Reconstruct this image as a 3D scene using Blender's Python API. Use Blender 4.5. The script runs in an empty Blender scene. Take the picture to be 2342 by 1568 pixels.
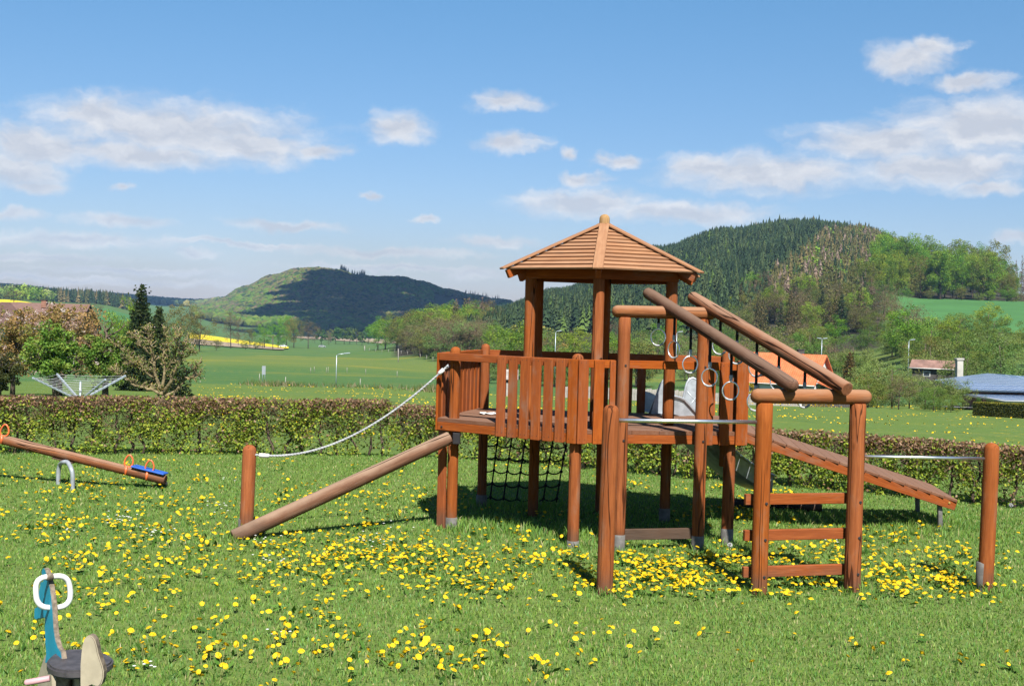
import bpy, bmesh, math, random
import numpy as np
from mathutils import Vector, Matrix

random.seed(7)
rng = np.random.default_rng(7)
sc = bpy.context.scene
COL = sc.collection

# ------------------------------------------------------------------ camera
F, CX, CY, YH, ROLL, H = 2653.0, 1171.0, 784.0, 722.0, 0.026, 1.75
PITCH = math.atan((CY - YH) / F)
CAMROT = (Matrix.Rotation(math.pi / 2 - PITCH, 3, 'X') @ Matrix.Rotation(ROLL, 3, 'Z'))
CAMPOS = Vector((0, 0, H))
cam_d = bpy.data.cameras.new('camera')
cam_d.sensor_width = 36
cam_d.sensor_fit = 'HORIZONTAL'
cam_d.lens = 36 * F / 2342
cam_d.clip_start = 0.1
cam_d.clip_end = 20000
cam = bpy.data.objects.new('camera', cam_d)
COL.objects.link(cam)
cam.matrix_world = Matrix.Translation(CAMPOS) @ CAMROT.to_4x4()
sc.camera = cam

# ------------------------------------------------------------------ light
SUN_EL = math.radians(50)
SUN_AZ = math.radians(180 - 11)          # measured from +Y towards +X: behind the camera, a little to the right
sun_to = Vector((math.sin(SUN_AZ) * math.cos(SUN_EL), math.cos(SUN_AZ) * math.cos(SUN_EL), math.sin(SUN_EL)))
sd = bpy.data.lights.new('sun', 'SUN')
sd.energy = 5.0
sd.angle = math.radians(0.53)
sd.color = (1.0, 0.955, 0.88)
sun = bpy.data.objects.new('sun', sd)
COL.objects.link(sun)
sun.rotation_euler = sun_to.to_track_quat('Z', 'Y').to_euler()
sun.location = (0, 0, 30)

sc.view_settings.view_transform = 'Standard'
sc.view_settings.look = 'None'
sc.view_settings.gamma = 1
sc.view_settings.exposure = 1.3
sc.view_settings.use_curve_mapping = False
sc.cycles.use_denoising = True
sc.cycles.max_bounces = 6
sc.cycles.diffuse_bounces = 1
sc.cycles.glossy_bounces = 2
sc.cycles.transmission_bounces = 3
sc.cycles.transparent_max_bounces = 6
sc.cycles.volume_bounces = 0
sc.cycles.caustics_reflective = False
sc.cycles.caustics_refractive = False

# ------------------------------------------------------------------ sky
world = bpy.data.worlds.new('World')
sc.world = world
world.use_nodes = True
world.cycles.sampling_method = 'MANUAL'
world.cycles.sample_map_resolution = 256
wt = world.node_tree
wt.nodes.clear()


class NT:
    """tiny helper for node trees"""
    def __init__(self, tree):
        self.t = tree

    def n(self, kind, **kw):
        nd = self.t.nodes.new(kind)
        for k, v in kw.items():
            setattr(nd, k, v)
        return nd

    def put(self, sock, v):
        if hasattr(v, 'is_linked') or isinstance(v, bpy.types.NodeSocket):
            self.t.links.new(v, sock)
        else:
            sock.default_value = v

    def math(self, op, a, b=None, c=None, clamp=False):
        nd = self.n('ShaderNodeMath', operation=op, use_clamp=clamp)
        self.put(nd.inputs[0], a)
        if b is not None:
            self.put(nd.inputs[1], b)
        if c is not None:
            self.put(nd.inputs[2], c)
        return nd.outputs[0]

    def vmath(self, op, a, b=None):
        nd = self.n('ShaderNodeVectorMath', operation=op)
        self.put(nd.inputs[0], a)
        if b is not None:
            self.put(nd.inputs[1], b)
        return nd.outputs['Value'] if op in ('LENGTH', 'DOT_PRODUCT') else nd.outputs[0]

    def noise(self, vec, scale, detail=4, rough=0.55, dist=0.0, color=False):
        nd = self.n('ShaderNodeTexNoise')
        if vec is not None:
            self.put(nd.inputs['Vector'], vec)
        nd.inputs['Scale'].default_value = scale
        nd.inputs['Detail'].default_value = detail
        nd.inputs['Roughness'].default_value = rough
        nd.inputs['Distortion'].default_value = dist
        return nd.outputs['Color' if color else 'Fac']

    def remap(self, v, a, b, c=0.0, d=1.0, kind='SMOOTHSTEP'):
        nd = self.n('ShaderNodeMapRange', interpolation_type=kind)
        self.put(nd.inputs[0], v)
        for i, x in zip((1, 2, 3, 4), (a, b, c, d)):
            self.put(nd.inputs[i], x)
        return nd.outputs[0]

    def mix(self, f, a, b, blend='MIX'):
        nd = self.n('ShaderNodeMix', data_type='RGBA', blend_type=blend)
        self.put(nd.inputs[0], f)
        for s, v in ((nd.inputs[6], a), (nd.inputs[7], b)):
            if isinstance(v, tuple) and len(v) == 3:
                v = v + (1.0,)
            self.put(s, v)
        return nd.outputs[2]

    def comb(self, x, y, z=0.0):
        nd = self.n('ShaderNodeCombineXYZ')
        for i, v in enumerate((x, y, z)):
            self.put(nd.inputs[i], v)
        return nd.outputs[0]

    def sep(self, v):
        nd = self.n('ShaderNodeSeparateXYZ')
        self.put(nd.inputs[0], v)
        return nd.outputs


w = NT(wt)
sky = w.n('ShaderNodeTexSky', sky_type='NISHITA', sun_disc=False)
sky.sun_elevation = SUN_EL
sky.sun_rotation = SUN_AZ
sky.altitude = 300
sky.air_density = 1.0
sky.dust_density = 0.6
sky.ozone_density = 2.0
tc = w.n('ShaderNodeTexCoord')
dx, dy, dz = w.sep(tc.outputs['Generated'])
az = w.math('ARCTAN2', dx, dy)
el = w.math('ARCSINE', dz)
uv = w.comb(az, el)
# clouds: (x, y, rx, ry) as read from the photograph, turned into azimuth and elevation
CL = [(400, 295, 345, 78), (225, 262, 130, 50), (90, 335, 190, 55), (310, 352, 280, 34), (560, 330, 200, 52),
      (20, 385, 130, 56), (80, 426, 70, 22), (740, 340, 80, 22),
      (915, 292, 92, 44), (1155, 233, 95, 26), (1170, 330, 88, 26), (1305, 350, 32, 17), (1412, 366, 62, 20),
      (1335, 408, 60, 20), (1330, 464, 190, 42), (1560, 487, 260, 30), (1750, 398, 260, 54), (1620, 382, 110, 34),
      (2030, 325, 230, 54), (2240, 290, 220, 80), (2150, 385, 260, 46), (2260, 428, 110, 20), (2080, 135, 110, 40),
      (2130, 108, 70, 28), (2215, 188, 85, 25), (650, 516, 160, 15), (270, 505, 130, 17), (45, 492, 70, 14),
      (180, 548, 230, 22), (455, 584, 60, 16), (880, 578, 260, 14), (1130, 553, 120, 18), (1090, 628, 75, 17),
      (970, 500, 26, 10), (850, 447, 34, 9), (280, 430, 26, 11), (60, 590, 220, 12), (2330, 545, 60, 18), (300, 620, 260, 9), (150, 640, 420, 10), (900, 612, 300, 9), (560, 560, 260, 9)]


def azel(x, y):
    d = CAMROT @ Vector(((x - CX) / F, -(y - CY) / F, -1))
    d.normalize()
    return math.atan2(d.x, d.y), math.asin(d.z)


warp = w.vmath('SUBTRACT', w.noise(uv, 26, 5, 0.6, color=True), (0.5, 0.5, 0.5))
warp2 = w.vmath('SUBTRACT', w.noise(uv, 90, 4, 0.6, color=True), (0.5, 0.5, 0.5))
uvw = w.vmath('ADD', uv, w.vmath('MULTIPLY', warp, (0.048, 0.020, 0)))
uvw = w.vmath('ADD', uvw, w.vmath('MULTIPLY', warp2, (0.010, 0.007, 0)))
m = None
for (x, y, rx, ry) in CL:
    a, e = azel(x, y)
    q = w.vmath('MULTIPLY', w.vmath('SUBTRACT', uvw, (a, e, 0)), (F / rx, F / ry, 0))
    d = w.math('SUBTRACT', 1.0, w.vmath('LENGTH', q))
    m = d if m is None else w.math('MAXIMUM', m, d)
# the rest of the sky, away from this view, carries the same kind of scattered fair-weather cloud
gen = w.noise(w.vmath('MULTIPLY', uvw, (1.0, 3.2, 1.0)), 3.2, 5, 0.55)
gen = w.math('MULTIPLY', w.math('SUBTRACT', gen, 0.60), 5.0)
aside = w.remap(w.math('ABSOLUTE', az), 0.47, 0.62, -6.0, 0.0, 'LINEAR')
above = w.remap(el, 0.30, 0.42, -6.0, 0.0, 'LINEAR')
gen = w.math('ADD', gen, w.math('MAXIMUM', aside, above))
m = w.math('MAXIMUM', m, gen)
wide = w.vmath('MULTIPLY', uvw, (1.0, 2.6, 1.0))
fb = w.noise(wide, 30, 5, 0.56)
dens = w.math('ADD', m, w.math('MULTIPLY', w.math('SUBTRACT', fb, 0.5), 0.95))
mask = w.remap(dens, -0.18, 0.74, 0.0, 0.94)
fade = w.remap(el, 0.0, 0.12, 0.62, 1.0, 'LINEAR')
mask = w.math('MULTIPLY', mask, fade)
up = w.vmath('ADD', wide, (0.006, 0.030, 0.0))
fb2 = w.noise(up, 30, 5, 0.56)
rel = w.math('SUBTRACT', fb, fb2)
thick = w.remap(dens, 0.25, 1.1, 1.0, 0.0)
light = w.math('ADD', w.math('MULTIPLY', rel, 2.3), w.math('MULTIPLY', thick, 0.62), clamp=True)
ccol = w.mix(light, (0.43, 0.455, 0.51), (0.60, 0.605, 0.625))
SKY_STRENGTH = 0.051
dimh = w.mix(w.remap(el, 0.0, 0.30, 0.0, 1.0, 'LINEAR'), (0.72, 0.66, 0.80), (0.63, 0.985, 1.13))
tint = w.mix(1.0, sky.outputs[0], dimh, 'MULTIPLY')
zen = w.remap(el, 0.30, 1.35, 1.0, 0.68, 'LINEAR')        # the blue goes on deepening towards the zenith
tint = w.mix(1.0, tint, w.comb(zen, zen, zen), 'MULTIPLY')
bg1 = w.n('ShaderNodeBackground')
w.put(bg1.inputs[0], tint)
bg1.inputs[1].default_value = SKY_STRENGTH
bg2 = w.n('ShaderNodeBackground')
w.put(bg2.inputs[0], ccol)
bg2.inputs[1].default_value = 0.565
mx = w.n('ShaderNodeMixShader')
w.put(mx.inputs[0], mask)
w.put(mx.inputs[1], bg1.outputs[0])
w.put(mx.inputs[2], bg2.outputs[0])
wo = w.n('ShaderNodeOutputWorld')
w.put(wo.inputs[0], mx.outputs[0])

# ------------------------------------------------------------------ helpers
WM = {}


def ray(x, y):
    return CAMROT @ Vector(((x - CX) / F, -(y - CY) / F, -1))


def P(x, y, Y):
    """world point seen at photograph pixel (x, y) and Y metres in front of the camera"""
    d = ray(x, y)
    return CAMPOS + d * (Y / d.y)


def onplane(x, y, Q, n):
    d = ray(x, y)
    t = (Vector(Q) - CAMPOS).dot(n) / d.dot(n)
    return CAMPOS + d * t


def link(o, M=None, parent=None):
    COL.objects.link(o)
    if M is None:
        M = Matrix.Identity(4)
    WM[o.name] = M
    if parent is not None:
        o.parent = parent
        o.matrix_parent_inverse = WM[parent.name].inverted()
    o.matrix_basis = M
    return o


def tag(o, label=None, cat=None, group=None, kind=None):
    if label:
        o['label'] = label
    if cat:
        o['category'] = cat
    if group:
        o['group'] = group
    if kind:
        o['kind'] = kind
    return o


def thing(name, loc, label, cat, group=None):
    o = bpy.data.objects.new(name, None)
    o.empty_display_size = 0.2
    link(o, Matrix.Translation(Vector(loc)))
    return tag(o, label, cat, group)


def mesh_obj(name, verts, faces, mat, parent=None, M=None, smooth=False):
    me = bpy.data.meshes.new(name)
    me.from_pydata([tuple(v) for v in verts], [], faces)
    if smooth:
        me.polygons.foreach_set('use_smooth', [True] * len(me.polygons))
    me.materials.append(mat)
    me.update()
    return link(bpy.data.objects.new(name, me), M, parent)


def basis(p0, p1, up=(0, 0, 1)):
    p0, p1 = Vector(p0), Vector(p1)
    x = (p1 - p0).normalized()
    z = Vector(up)
    if abs(x.dot(z)) > 0.98:
        z = Vector((0, -1, 0))
    y = z.cross(x).normalized()
    z = x.cross(y).normalized()
    M = Matrix((x, y, z)).transposed().to_4x4()
    M.translation = (p0 + p1) / 2
    return M, (p1 - p0).length


def bevel_box(L, wd, ht, bev):
    bm = bmesh.new()
    bmesh.ops.create_cube(bm, size=1)
    bmesh.ops.scale(bm, vec=(L, wd, ht), verts=bm.verts)
    if bev > 0:
        bmesh.ops.bevel(bm, geom=list(bm.edges), offset=bev, segments=1, affect='EDGES')
    return bm


def beam(name, p0, p1, wd, ht, mat, parent=None, up=(0, 0, 1), bev=0.003):
    """board from p0 to p1; wd across, ht along up; grain runs along local x"""
    M, L = basis(p0, p1, up)
    bm = bevel_box(L, wd, ht, min(bev, wd * .3, ht * .3))
    me = bpy.data.meshes.new(name)
    bm.to_mesh(me)
    bm.free()
    me.materials.append(mat)
    return link(bpy.data.objects.new(name, me), M, parent)


def lathe(prof, seg=20, wob=0.0, seed=0):
    """profile [(x, r)] turned about local x"""
    r_ = random.Random(seed)
    ph = [r_.uniform(0, 6.28) for _ in range(3)]
    vs, fs = [], []
    for i, (x, r) in enumerate(prof):
        for k in range(seg):
            a = 2 * math.pi * k / seg
            rr = r * (1 + wob * (math.sin(2 * a + ph[0] + x * 2.1) + .6 * math.sin(3 * a + ph[1] - x * 3.3) + .7 * math.sin(x * 5 + ph[2])))
            vs.append((x, rr * math.cos(a), rr * math.sin(a)))
    for i in range(len(prof) - 1):
        for k in range(seg):
            a, b = i * seg + k, i * seg + (k + 1) % seg
            fs.append((a, a + seg, b + seg, b))
    n = len(prof)
    if prof[0][1] > 1e-5:
        fs.append(tuple(range(seg)))
    if prof[-1][1] > 1e-5:
        fs.append(tuple(reversed(range((n - 1) * seg, n * seg))))
    return vs, fs


SEED = [0]


def log(name, p0, p1, r, mat, parent=None, c0='flat', c1='dome', seg=20, wob=0.012, r1=None):
    """round timber from p0 to p1 with flat, chamfered or domed ends"""
    SEED[0] += 1
    M, L = basis(p0, p1)
    h = L / 2
    r1 = r1 or r
    prof = []
    if c0 == 'dome':
        prof += [(-h, r * .10), (-h + r * .04, r * .35), (-h + r * .2, r * .66), (-h + r * .45, r * .87), (-h + r * .8, r * .98)]
    else:
        prof += [(-h, r * .86), (-h + r * .14, r)]
    n = max(2, int(L / .12))
    s0 = prof[-1][0]
    s1 = h - (r1 * .8 if c1 == 'dome' else r1 * .14)
    for i in range(1, n):
        t = i / n
        prof.append((s0 + (s1 - s0) * t, r + (r1 - r) * t))
    if c1 == 'dome':
        prof += [(h - r1 * .8, r1 * .98), (h - r1 * .45, r1 * .87), (h - r1 * .2, r1 * .66), (h - r1 * .04, r1 * .35), (h, r1 * .10)]
    else:
        prof += [(h - r1 * .14, r1), (h, r1 * .86)]
    vs, fs = lathe(prof, seg, wob, SEED[0])
    me = bpy.data.meshes.new(name)
    me.from_pydata(vs, [], fs)
    sm = [len(p.vertices) <= 4 for p in me.polygons]
    me.polygons.foreach_set('use_smooth', sm)
    me.materials.append(mat)
    return link(bpy.data.objects.new(name, me), M, parent)


def tube_geo(pts, r, seg=8, closed=False, r1=None):
    """swept tube along pts -> verts, faces"""
    pts = [Vector(p) for p in pts]
    n = len(pts)
    vs, fs = [], []
    prev = None
    for i, p in enumerate(pts):
        if closed:
            t = (pts[(i + 1) % n] - pts[i - 1]).normalized()
        else:
            t = (pts[min(i + 1, n - 1)] - pts[max(i - 1, 0)]).normalized()
        if prev is None:
            u = t.cross(Vector((0, 0, 1)))
            if u.length < .05:
                u = t.cross(Vector((0, 1, 0)))
        else:
            u = prev - t * prev.dot(t)
        u.normalize()
        prev = u
        v = t.cross(u)
        rr = r if r1 is None else r + (r1 - r) * i / (n - 1)
        for k in range(seg):
            a = 2 * math.pi * k / seg
            vs.append(p + u * (rr * math.cos(a)) + v * (rr * math.sin(a)))
    m_ = n if closed else n - 1
    for i in range(m_):
        for k in range(seg):
            a, b = i * seg + k, i * seg + (k + 1) % seg
            c, d = ((i + 1) % n) * seg + k, ((i + 1) % n) * seg + (k + 1) % seg
            fs.append((a, b, d, c))
    if not closed:
        fs.append(tuple(reversed(range(seg))))
        fs.append(tuple(range((n - 1) * seg, n * seg)))
    return vs, fs


def tube(name, pts, r, mat, parent=None, seg=10, closed=False, r1=None):
    vs, fs = tube_geo(pts, r, seg, closed, r1)
    return mesh_obj(name, vs, fs, mat, parent, smooth=True)


def join_geo(parts):
    V, Fc = [], []
    for vs, fs in parts:
        o = len(V)
        V += list(vs)
        Fc += [tuple(i + o for i in f) for f in fs]
    return V, Fc


def plate(name, pts, thick, mat, parent=None, bev=0.003):
    """flat board with the outline pts (3-D, planar), thickness along its normal"""
    bm = bmesh.new()
    f = bm.faces.new([bm.verts.new(p) for p in pts])
    bm.normal_update()
    n = f.normal.copy()
    ex = bmesh.ops.extrude_face_region(bm, geom=[f])
    bmesh.ops.translate(bm, vec=-n * thick, verts=[g for g in ex['geom'] if isinstance(g, bmesh.types.BMVert)])
    bmesh.ops.recalc_face_normals(bm, faces=bm.faces)
    if bev:
        bmesh.ops.bevel(bm, geom=[e for e in bm.edges if len(e.link_faces) == 2 and e.calc_face_angle(0) > 1.0], offset=bev, segments=2, affect='EDGES')
    me = bpy.data.meshes.new(name)
    bm.to_mesh(me)
    bm.free()
    me.materials.append(mat)
    return link(bpy.data.objects.new(name, me), None, parent)


def fast_mesh(name, V, loops_per_face, mat, parent=None, col=None, M=None, kind=None, faces=None, smooth=False):
    """numpy mesh: V (n,3); consecutive vertices make faces of loops_per_face corners unless faces is given; col (n,3)"""
    V = np.asarray(V, np.float32)
    me = bpy.data.meshes.new(name)
    me.vertices.add(len(V))
    me.vertices.foreach_set('co', V.ravel())
    if faces is None:
        nf = len(V) // loops_per_face
        idx = np.arange(nf * loops_per_face, dtype=np.int32)
    else:
        faces = np.asarray(faces, np.int32)
        nf, loops_per_face = faces.shape
        idx = faces.ravel()
    me.loops.add(len(idx))
    me.loops.foreach_set('vertex_index', idx)
    me.polygons.add(nf)
    me.polygons.foreach_set('loop_start', np.arange(0, nf * loops_per_face, loops_per_face, dtype=np.int32))
    if smooth:
        me.polygons.foreach_set('use_smooth', np.ones(nf, dtype=bool))
    if col is not None:
        at = me.color_attributes.new('Col', 'FLOAT_COLOR', 'POINT')
        c4 = np.ones((len(V), 4), np.float32)
        c4[:, :3] = col
        at.data.foreach_set('color', c4.ravel())
    me.materials.append(mat)
    me.update(calc_edges=True)
    me.validate()
    o = link(bpy.data.objects.new(name, me), M, parent)
    if kind:
        o['kind'] = kind
    return o


# ------------------------------------------------------------------ materials
MATS = {}


def mat_new(name):
    ma = bpy.data.materials.new(name)
    ma.use_nodes = True
    t = ma.node_tree
    t.nodes.clear()
    n = NT(t)
    out = n.n('ShaderNodeOutputMaterial')
    return ma, n, out


def principled(n, out, color, rough=0.6, metal=0.0, spec=0.4, bump=None, bstr=0.3, bdist=0.01):
    b = n.n('ShaderNodeBsdfPrincipled')
    if isinstance(color, tuple) and len(color) == 3:
        color = color + (1.0,)
    n.put(b.inputs['Base Color'], color)
    n.put(b.inputs['Roughness'], rough)
    b.inputs['Metallic'].default_value = metal
    b.inputs['Specular IOR Level'].default_value = spec
    if bump is not None:
        bp = n.n('ShaderNodeBump')
        bp.inputs['Strength'].default_value = bstr
        bp.inputs['Distance'].default_value = bdist
        n.put(bp.inputs['Height'], bump)
        n.t.links.new(bp.outputs[0], b.inputs['Normal'])
    n.t.links.new(b.outputs[0], out.inputs[0])
    return b


def wood_mat(name, light, dark, weather=None, wamt=0.0, rough=0.62, crack=0.0, gate0=0.50):
    K = 0.72
    light, dark = tuple(x * K for x in light), tuple(x * K for x in dark)
    weather = tuple(x * K for x in weather) if weather else None
    ma, n, out = mat_new(name)
    tcn = n.n('ShaderNodeTexCoord')
    oi = n.n('ShaderNodeObjectInfo')
    rnd = oi.outputs['Random']
    off = n.vmath('MULTIPLY', n.comb(rnd, n.math('FRACT', n.math('MULTIPLY', rnd, 7.3)), n.math('FRACT', n.math('MULTIPLY', rnd, 13.7))), (9.0, 9.0, 9.0))
    co = n.vmath('ADD', tcn.outputs['Object'], off)
    g = n.noise(n.vmath('MULTIPLY', co, (1.3, 16, 16)), 3.0, 5, 0.6, 0.6)
    g2 = n.noise(n.vmath('MULTIPLY', co, (4, 110, 110)), 2.0, 3, 0.6)
    blot = n.noise(co, 4.5, 4, 0.6)
    c = n.mix(n.remap(g, 0.3, 0.7), dark, light)
    c = n.mix(n.math('MULTIPLY', n.remap(g2, 0.42, 0.75), 0.6), c, tuple(x * 0.75 for x in dark))
    c = n.mix(n.remap(blot, 0.35, 0.7, 0.0, 0.6), c, tuple(x * y for x, y in zip(light, (0.72, 0.62, 0.58))))
    wear = n.noise(n.vmath('MULTIPLY', co, (1.6, 5, 5)), 1.7, 5, 0.65)
    c = n.mix(n.remap(wear, 0.52, 0.72, 0.0, 0.5), c, (0.165, 0.105, 0.072))
    # knots
    vo = n.n('ShaderNodeTexVoronoi')
    n.put(vo.inputs['Vector'], n.vmath('MULTIPLY', co, (2.6, 7, 7)))
    vo.inputs['Scale'].default_value = 1.0
    c = n.mix(n.remap(vo.outputs['Distance'], 0.05, 0.11, 0.6, 0.0), c, tuple(x * 0.5 for x in dark))
    # every piece took the stain a little differently
    hv = n.n('ShaderNodeHueSaturation')
    n.put(hv.inputs['Value'], n.remap(rnd, 0, 1, 0.91, 1.08, 'LINEAR'))
    n.put(hv.inputs['Saturation'], n.remap(n.math('FRACT', n.math('MULTIPLY', rnd, 5.1)), 0, 1, 0.97, 1.04, 'LINEAR'))
    n.put(hv.inputs['Color'], c)
    c = hv.outputs[0]
    if weather is not None:
        geo = n.n('ShaderNodeNewGeometry')
        nz = n.sep(geo.outputs['Normal'])[2]
        wz = n.math('ADD', nz, n.math('MULTIPLY', n.math('SUBTRACT', blot, 0.5), 1.2))
        c = n.mix(n.remap(wz, 0.05, 0.95, 0.0, wamt), c, weather)
    # splash-back dirt and rot close to the soil
    geo2 = n.n('ShaderNodeNewGeometry')
    pz = n.sep(geo2.outputs['Position'])[2]
    foot = n.remap(n.math('ADD', pz, n.math('MULTIPLY', n.math('SUBTRACT', blot, 0.5), 0.25)), 0.02, 0.20, 0.55, 0.0)
    c = n.mix(foot, c, (0.055, 0.042, 0.032))
    hgt = n.math('ADD', n.math('MULTIPLY', g, 0.5), n.math('MULTIPLY', g2, 0.5))
    if crack > 0:
        ck = n.noise(n.vmath('MULTIPLY', co, (0.30, 6.5, 6.5)), 2.0, 2, 0.45, 0.15)
        gate = n.remap(n.noise(n.vmath('MULTIPLY', co, (0.7, 4, 4)), 1.3, 2, 0.5), gate0, gate0 + 0.08)
        line = n.math('ABSOLUTE', n.math('SUBTRACT', ck, 0.5))
        cm = n.math('MULTIPLY', n.remap(line, 0.004, 0.016, crack, 0.0), gate)
        c = n.mix(cm, c, tuple(x * 0.16 for x in dark))
        hgt = n.math('SUBTRACT', hgt, n.math('MULTIPLY', cm, 1.5))
    principled(n, out, c, 0.8, 0, 0.12, hgt, 0.5, 0.008)
    MATS[name] = ma
    return ma


RED_L, RED_D = (0.345, 0.094, 0.022), (0.235, 0.055, 0.012)
M_slat = wood_mat('stained_slat_wood', RED_L, RED_D)
M_post = wood_mat('stained_round_wood', (0.335, 0.104, 0.029), (0.225, 0.061, 0.016), crack=0.9, gate0=0.44)
M_beam = wood_mat('weathered_round_wood', (0.32, 0.130, 0.052), (0.21, 0.076, 0.030), (0.31, 0.18, 0.11), 0.7, crack=1.0)
M_log = wood_mat('grey_weathered_log', (0.15, 0.076, 0.048), (0.09, 0.044, 0.028), (0.18, 0.118, 0.085), 0.75, crack=1.0, gate0=0.36)
M_log2 = wood_mat('pale_weathered_log', (0.20, 0.104, 0.062), (0.125, 0.060, 0.036), (0.29, 0.20, 0.14), 0.85, crack=1.0, gate0=0.38)
M_logr = wood_mat('brown_weathered_log', (0.27, 0.105, 0.044), (0.16, 0.058, 0.026), (0.30, 0.185, 0.125), 0.8, crack=1.0, gate0=0.42)
M_roof = wood_mat('pale_roof_board', (0.42, 0.235, 0.130), (0.34, 0.172, 0.092))
M_deck = wood_mat('deck_board', (0.215, 0.103, 0.060), (0.15, 0.064, 0.037), (0.215, 0.13, 0.09), 0.6)
M_dark = wood_mat('grey_brown_plank', (0.13, 0.085, 0.06), (0.07, 0.045, 0.032))
M_final = wood_mat('pale_finial_wood', (0.45, 0.28, 0.12), (0.33, 0.19, 0.075))


def plain(name, col, rough=0.5, metal=0.0, spec=0.4, var=0.12, scale=6.0, bump=0.0):
    if metal < 0.9:
        col = tuple(x * 0.76 for x in col)
    ma, n, out = mat_new(name)
    tcn = n.n('ShaderNodeTexCoord')
    no = n.noise(tcn.outputs['Object'], scale, 5, 0.6)
    c = n.mix(n.remap(no, 0.3, 0.7), tuple(x * (1 - var) for x in col), tuple(min(1, x * (1 + var)) for x in col))
    principled(n, out, c, rough, metal, spec, no if bump else None, bump)
    MATS[name] = ma
    return ma


M_steel = plain('brushed_steel', (0.72, 0.73, 0.75), 0.36, 1.0, 0.5, 0.1, 20)
M_galv = plain('galvanised_sheet', (0.50, 0.54, 0.58), 0.45, 0.55, 0.5, 0.18, 14)
M_shoe = plain('grey_post_shoe', (0.125, 0.118, 0.11), 0.75, 0.0, 0.3, 0.25, 18)
M_black = plain('black_rope', (0.012, 0.012, 0.014), 0.8, 0, 0.2, 0.2, 30)
M_bolt = plain('dark_bolt', (0.035, 0.032, 0.035), 0.45, 0.4)
M_rope = plain('white_rope', (0.34, 0.35, 0.36), 0.8, 0, 0.2, 0.2, 40)
M_white = plain('white_plastic', (0.72, 0.72, 0.70), 0.5, 0, 0.4, 0.08, 9)
M_orange = plain('orange_enamel', (0.62, 0.13, 0.035), 0.4, 0, 0.5, 0.15, 12)
M_blue = plain('blue_seat', (0.02, 0.09, 0.42), 0.45, 0, 0.4, 0.2, 12)
M_grey = plain('grey_painted_steel', (0.30, 0.33, 0.36), 0.45, 0.2, 0.4, 0.15, 14)
M_teal = plain('teal_board', (0.006, 0.27, 0.42), 0.5, 0, 0.4, 0.14, 9)
M_beige = plain('beige_board', (0.38, 0.33, 0.24), 0.6, 0, 0.3, 0.14, 12)
M_ply = plain('weathered_ply_edge', (0.17, 0.135, 0.10), 0.85, 0, 0.2, 0.4, 55)
M_seat = plain('charcoal_seat', (0.055, 0.050, 0.055), 0.55, 0, 0.4, 0.3, 25)
M_pink = plain('faded_pink_peg', (0.50, 0.28, 0.30), 0.6, 0, 0.3, 0.1, 9)
M_alu = plain('pale_aluminium', (0.46, 0.52, 0.60), 0.4, 0.5, 0.5, 0.1, 9)
M_paper = plain('white_paper', (0.72, 0.70, 0.68), 0.8, 0, 0.2, 0.1, 30)
M_rubber = plain('black_rubber', (0.02, 0.02, 0.02), 0.7)


def leaf_mat(name='leaf', transl=0.35, rough=0.55, spec=0.25, rand=0.0, gain=0.76):
    """leaf colour comes from the mesh's own colour attribute"""
    ma, n, out = mat_new(name)
    at = n.n('ShaderNodeVertexColor', layer_name='Col')
    c = n.mix(1.0, at.outputs[0], (gain, gain, gain), 'MULTIPLY')
    if rand > 0:
        oi = n.n('ShaderNodeObjectInfo')
        hv = n.n('ShaderNodeHueSaturation')
        n.put(hv.inputs['Hue'], n.remap(oi.outputs['Random'], 0, 1, 0.5 - 0.035 * rand, 0.5 + 0.03 * rand, 'LINEAR'))
        n.put(hv.inputs['Value'], n.remap(n.math('FRACT', n.math('MULTIPLY', oi.outputs['Random'], 7.7)), 0, 1, 1 - 0.22 * rand, 1 + 0.2 * rand, 'LINEAR'))
        n.put(hv.inputs['Color'], c)
        c = hv.outputs[0]
    b = n.n('ShaderNodeBsdfPrincipled')
    n.put(b.inputs['Base Color'], c)
    b.inputs['Roughness'].default_value = rough
    b.inputs['Specular IOR Level'].default_value = spec
    tr = n.n('ShaderNodeBsdfTranslucent')
    n.put(tr.inputs[0], n.mix(1.0, c, (1.15, 1.15, 0.55), 'MULTIPLY'))
    mxn = n.n('ShaderNodeMixShader')
    mxn.inputs[0].default_value = transl
    n.t.links.new(b.outputs[0], mxn.inputs[1])
    n.t.links.new(tr.outputs[0], mxn.inputs[2])
    n.t.links.new(mxn.outputs[0], out.inputs[0])
    MATS[name] = ma
    return ma


M_leaf = leaf_mat('leaf', 0.35, 0.6, 0.12)
M_leafr = leaf_mat('leaf_varied', 0.3, 0.65, 0.08, rand=1.0)
M_blade = leaf_mat('grass_blade', 0.45, 0.5, 0.25, gain=0.86)
M_wood = leaf_mat('far_foliage', 0.12, 0.8, 0.1)
M_bark = plain('bark', (0.10, 0.075, 0.055), 0.9, 0, 0.15, 0.45, 14, 0.4)
M_barkg = plain('lichen_bark', (0.21, 0.165, 0.09), 0.9, 0, 0.15, 0.5, 9, 0.4)
M_petal = plain('dandelion_yellow', (0.74, 0.48, 0.008), 0.6, 0, 0.2, 0.2, 90)
M_stem = plain('dandelion_stem', (0.22, 0.24, 0.08), 0.6, 0, 0.2, 0.2, 60)
M_fluff = plain('seed_fluff', (0.62, 0.62, 0.60), 0.9, 0, 0.1, 0.1, 60)

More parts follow.
